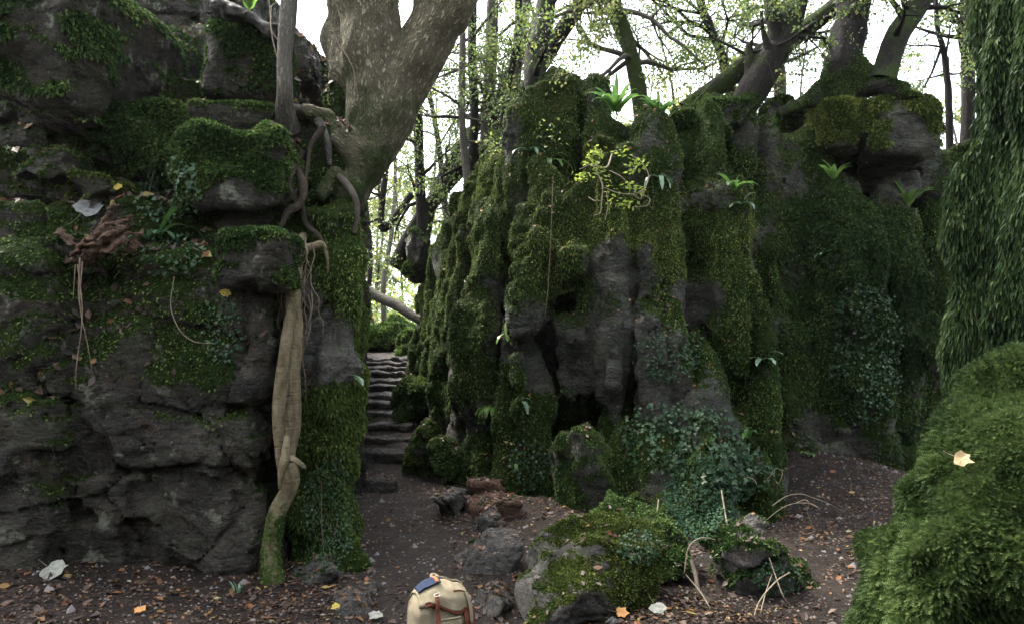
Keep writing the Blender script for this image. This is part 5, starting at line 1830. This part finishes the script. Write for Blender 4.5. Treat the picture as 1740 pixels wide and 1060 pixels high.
twig('root_strand', 'bundle of thin dark roots hanging down the left rock face below the rotten log', 'root', [[(136, 438, 4.72, 3), (134, 500, 4.7, 2.2), (139, 550, 4.7, 1.6), (130, 620, 4.7, 1.4), (129, 664, 4.7, .8)], [(140, 445, 4.7, 2.2), (136, 520, 4.68, 1.6), (148, 580, 4.68, 1.4), (158, 640, 4.7, .8)], [(132, 450, 4.7, 2), (140, 530, 4.66, 1.6), (133, 600, 4.66, 1), (128, 640, 4.66, .6)], [(128, 450, 4.7, 1.5), (124, 510, 4.68, .8)]], 'strand')
twig('root_strand', 'single pale looping rootlet on the left rock face', 'root', [[(296, 470, 4.8, 1.2), (290, 520, 4.78, 1.2), (305, 560, 4.76, 1.2), (330, 580, 4.76, 1.2), (362, 583, 4.78, 1)]], 'twig')
twig('stick', 'pale forked twig standing beside the thin tree at the top of the bank', 'stick', [[(474, 110, 5.6, 1.6), (462, 60, 5.6, 2), (458, 10, 5.6, 2), (452, -40, 5.6, 2)], [(472, 68, 5.55, 1.8), (461, 50, 5.55, 2), (461, 10, 5.6, 1.6)], [(459, 12, 5.6, 1.6), (470, 4, 5.6, 1.4), (478, -10, 5.6, 1.2)]], 'twig')
twig('stick', 'dark bare twig hanging beside the foot of the big tree', 'stick', [[(562, 40, 5.8, 1.6), (575, 75, 5.75, 1.8), (592, 100, 5.7, 1.8), (603, 130, 5.7, 1.6), (600, 170, 5.7, 1.2)]], 'strand')
twig('stick', 'thin twig arching over the skyline from the fallen trunk down to the buttress', 'stick', [BR[0][0]], 'twig_dark')
twig('stick', 'thin dark twig hanging down the buttress left of the bare nose', 'stick', [[(940, 300, 7.4, 1), (936, 400, 7.3, 1), (932, 480, 7.3, 1), (926, 540, 7.3, .8)]], 'strand')

# rotten log on the left ledge
rg = np.random.default_rng(91)
spl = []
for k in range(16):
    u_, v_ = 165 + rg.normal() * 28, 408 + rg.normal() * 16
    spl.append(poly(P(u_, v_, 4.82 + rg.uniform(-.03, .1)), (rg.uniform(.07, .16), rg.uniform(.03, .06), rg.uniform(.012, .028)), 20 + k, 8, (rg.normal() * .3, -.85 + rg.normal() * .15 + (1.7 if u_ < 138 else 0), rg.normal() * .2), k=.01))
v, q = sculpt(spl, .008, (.01, .08), [(.006, (.02, .02, .1), 0), (.008, (.1, .02, .02), 0)], 9)
rot = mat_plain('rotten_wood', (.03, .018, .012), (.12, .075, .05), 14, .9, .03, .2, .9)
tag(mesh_obj('rotten_log', v, q, rot, None, dict(moss=np.zeros(len(v))), loc=P(165, 440, 4.85)), 'broken reddish rotten wood on the left ledge beneath the grey maple leaf', 'log')
# pieces of bark at the top of the bank
v, q = sculpt([poly(P(405, 22, 6.0), (.32, .15, .05), 8, 12, (0, .35, .2)), poly(P(445, 45, 5.95), (.14, .1, .04), 9, 12, (0, .8, .2))], .015, (.03, .12), [(.015, (.12, .12, .05), 0)], 10)
tag(mesh_obj('bark_plate', v, q, M['boulder'], None, dict(moss=np.full(len(v), -.5)), loc=P(410, 40, 6)), 'grey flaky slab capping the mossy boulder beside the thin tree', 'bark')

# ------------------------------------------------------------------ backpack
def cloth(name, a, b, sc=260, rough=.85):
    n = NT(name)
    oc = n.obj()
    wv = n.math('ADD', n.math('SINE', n.math('MULTIPLY', 1.0, 1.0)), 0.)
    f = n.noise(oc, 9, 5, .6)
    g = n.noise(oc, sc, 2, .5)
    c = n.ramp(f, [(.3, a), (.7, b)])
    return n.done(n.bsdf(c, rough, n.bump(n.math('ADD', n.math('MULTIPLY', f, 3.0), g), .5, .006), .15))


CAN = cloth('canvas', (.165, .137, .088), (.26, .22, .145))
LEA = cloth('red_leather', (.1, .03, .018), (.16, .055, .032), 120, .5)
NAV = cloth('navy_webbing', (.01, .018, .04), (.018, .028, .06), 300, .7)
ORG = cloth('orange_label', (.35, .09, .03), (.45, .14, .05), 200, .7)
MET = mat_plain('buckle_metal', (.5, .45, .35), (.7, .65, .5), 20, .3)
pk_o = np.array(P(748, 1060, 3.75))
pk_o[2] = float(gz(pk_o[0], 3.75)) + .0
pack = empty('backpack', pk_o)
pack.rotation_euler = (0, 0, 0)
tag(pack, 'cream canvas backpack with red-brown leather trim and a navy webbing strap on the path', 'backpack')
RZ = rotm(0, 0, math.radians(28))
# t runs from the back foot over the lid to the front foot; s across the width
PT = np.array([0, .12, .28, .36, .43, .5, .57, .64, .72, .88, 1.0])
PYY = np.array([.085, .1, .1, .09, .055, .0, -.06, -.105, -.125, -.13, -.12])
PZ = np.array([.0, .1, .27, .335, .372, .385, .365, .33, .27, .1, .0])


def PB(s, t, off=0.):
    y = np.interp(t, PT, PYY)
    z = np.interp(t, PT, PZ)
    e = 1e-3
    ty = np.interp(t + e, PT, PYY) - np.interp(t - e, PT, PYY)
    tz = np.interp(t + e, PT, PZ) - np.interp(t - e, PT, PZ)
    l = math.hypot(ty, tz) + 1e-9
    ny, nz = -tz / l, ty / l
    if ny * y + nz * (z - .2) < 0:
        ny, nz = -ny, -nz
    half = .155 * (1 - .18 * max(0, z - .28) / .13)
    rd = 1 - .32 * abs(s) ** 5
    x = s * half
    yy = y * rd
    zz = z * (1 - (.13 * abs(s) ** 2.6) * (z / .4) ** 2)
    q = np.array([x, yy + ny * off, zz + nz * off])
    w_ = noise3(np.array([[x, y, z]]) + 3, 9, 1)[0] * .018 + abs(noise3(np.array([[x, y, z]]), 20, 2)[0]) * -.012
    q = q + np.array([0, ny, nz]) * w_
    return RZ @ q + pk_o


def patch(name, mat, s0, s1, t0, t1, off, th=.004, ns=24, ntt=24, sfun=None, parent=None, endcap=True, label=None):
    V = np.zeros((2, ns + 1, ntt + 1, 3))
    for i in range(ns + 1):
        for j in range(ntt + 1):
            a, b = i / ns, j / ntt
            s_ = s0 + (s1 - s0) * a
            tt0, tt1 = (t0, t1)
            if sfun:
                tt0, tt1 = sfun(s_)
            t_ = tt0 + (tt1 - tt0) * b
            V[0, i, j] = PB(s_, t_, off)
            V[1, i, j] = PB(s_, t_, off - th)
    k = (ns + 1) * (ntt + 1)
    idx = np.arange(k).reshape(ns + 1, ntt + 1)
    q1 = np.stack([idx[:-1, :-1], idx[1:, :-1], idx[1:, 1:], idx[:-1, 1:]], -1).reshape(-1, 4)
    q2 = q1[:, ::-1] + k
    rims = []
    for line in (idx[0, :], idx[-1, :], idx[:, 0], idx[:, -1]):
        rims.append(np.stack([line[:-1], line[1:], line[1:] + k, line[:-1] + k], -1))
    o = mesh_obj(name, V.reshape(-1, 3), np.vstack([q1, q2] + rims), mat, parent or pack)
    if label: o['label'] = label
    return o


# body: closed shell from rings across s
ns, ntt = 28, 60
R_ = []
for i in range(ns + 1):
    s_ = -1 + 2 * i / ns
    R_.append([PB(s_, j / ntt, 0.) for j in range(ntt + 1)])
R_ = np.array(R_)
idx = np.arange((ns + 1) * (ntt + 1)).reshape(ns + 1, ntt + 1)
qb = [np.stack([idx[:-1, :-1], idx[1:, :-1], idx[1:, 1:], idx[:-1, 1:]], -1).reshape(-1, 4)]
qb.append(np.stack([idx[:-1, 0], idx[:-1, -1], idx[1:, -1], idx[1:, 0]], -1))
extra, tri = [], []
nb_ = idx.size
for e_, sg in ((0, 1), (ns, -1)):
    h_ = ntt // 2
    ins = []
    for j in range(h_):
        ins.append((idx[e_, j], idx[e_, j + 1], idx[e_, ntt - j - 1], idx[e_, ntt - j]))
    qb.append(np.array(ins))
body = mesh_obj('body', R_.reshape(-1, 3), np.vstack(qb), CAN, pack)
patch('lid', CAN, -1.03, 1.03, .4, .7, .014, .006, sfun=lambda s: (.38, .69 + .035 * math.sin(s * 3.2 + .5) - .03 * abs(s) ** 3))
patch('lid_trim', LEA, -.85, .95, .69, .7, .019, .008, ns=24, ntt=2, sfun=lambda s: (.683 + .035 * math.sin(s * 3.2 + .5) - .03 * abs(s) ** 3, .697 + .035 * math.sin(s * 3.2 + .5) - .03 * abs(s) ** 3))
patch('front_pocket', CAN, -.5, .35, .74, .98, .03, .02)
patch('base_panel', LEA, -1.02, 1.02, .8, .99, .012, .008)
patch('side_panel', LEA, .5, 1.04, .7, .99, .016, .008)
web = patch('webbing_strap', NAV, -1.0, -.12, .47, .545, .03, .006)
patch('stitched_label', ORG, -.32, -.2, .475, .54, .0335, .003, ns=4, ntt=4, parent=web)
patch('leather_strap', LEA, -.52, -.38, .6, .84, .034, .006)
patch('lid_fold', CAN, -.2, 1.0, .44, .475, .03, .012, ns=20, ntt=6)
patch('seam_piping', LEA, .25, .9, .598, .606, .024, .006, ns=16, ntt=2)
patch('keeper_tab', CAN, .68, .82, .6, .78, .026, .006, ns=6, ntt=12)
T = Tubes()
hp = [PB(-.15, .44, .01), PB(-.1, .42, .05), PB(.08, .41, .055), PB(.2, .44, .012)]
T.add([(*a, .009) for a in hp], 8, 8)
T.build('handle', CAN, pack)
T = Tubes()
bk = [PB(-.55, .61, .04), PB(-.36, .61, .04), PB(-.36, .63, .042), PB(-.55, .63, .042), PB(-.55, .61, .04)]
T.add([(*a, .0025) for a in bk], 6, 2, smooth=False)
T.build('buckle', MET, pack)
for sg in (-1, 1):
    T = Tubes()
    pts = [PB(.55 * sg, .33, .01), PB(.6 * sg, .25, .09), PB(.62 * sg, .14, .1), PB(.7 * sg, .04, .02)]
    T.add([(*a, .014) for a in pts], 8, 8)
    T.build('shoulder_strap', CAN, pack)

hz = mesh_obj('haze', [(x, y, z) for x in (-90, 120) for y in (-30, 130) for z in (-6, 22)],
              np.array([(0, 1, 3, 2), (4, 6, 7, 5), (0, 4, 5, 1), (2, 3, 7, 6), (0, 2, 6, 4), (1, 5, 7, 3)]), None, None, smooth=False)
hm = bpy.data.materials.new('haze')  # haze volume added to imitate the veiling flare that pales distant trunks
hm.use_nodes = True
hm.node_tree.nodes.clear()
ho = hm.node_tree.nodes.new('ShaderNodeOutputMaterial')
hv = hm.node_tree.nodes.new('ShaderNodeVolumePrincipled')
hv.inputs['Color'].default_value = (.9, .95, 1, 1)
hv.inputs['Density'].default_value = .0002
hv.inputs['Anisotropy'].default_value = .5
hm.node_tree.links.new(hv.outputs[0], ho.inputs['Volume'])
hz.data.materials.append(hm)
tag(hz, 'thin pale haze volume added in place of lens flare over the wood', kind='stuff')

for o in bpy.data.objects:
    if '_base' in o:
        del o['_base']
tot = sum(len(o.data.polygons) for o in bpy.data.objects if o.type == 'MESH')
print('FACES', tot, 'OBJ', len(bpy.data.objects))
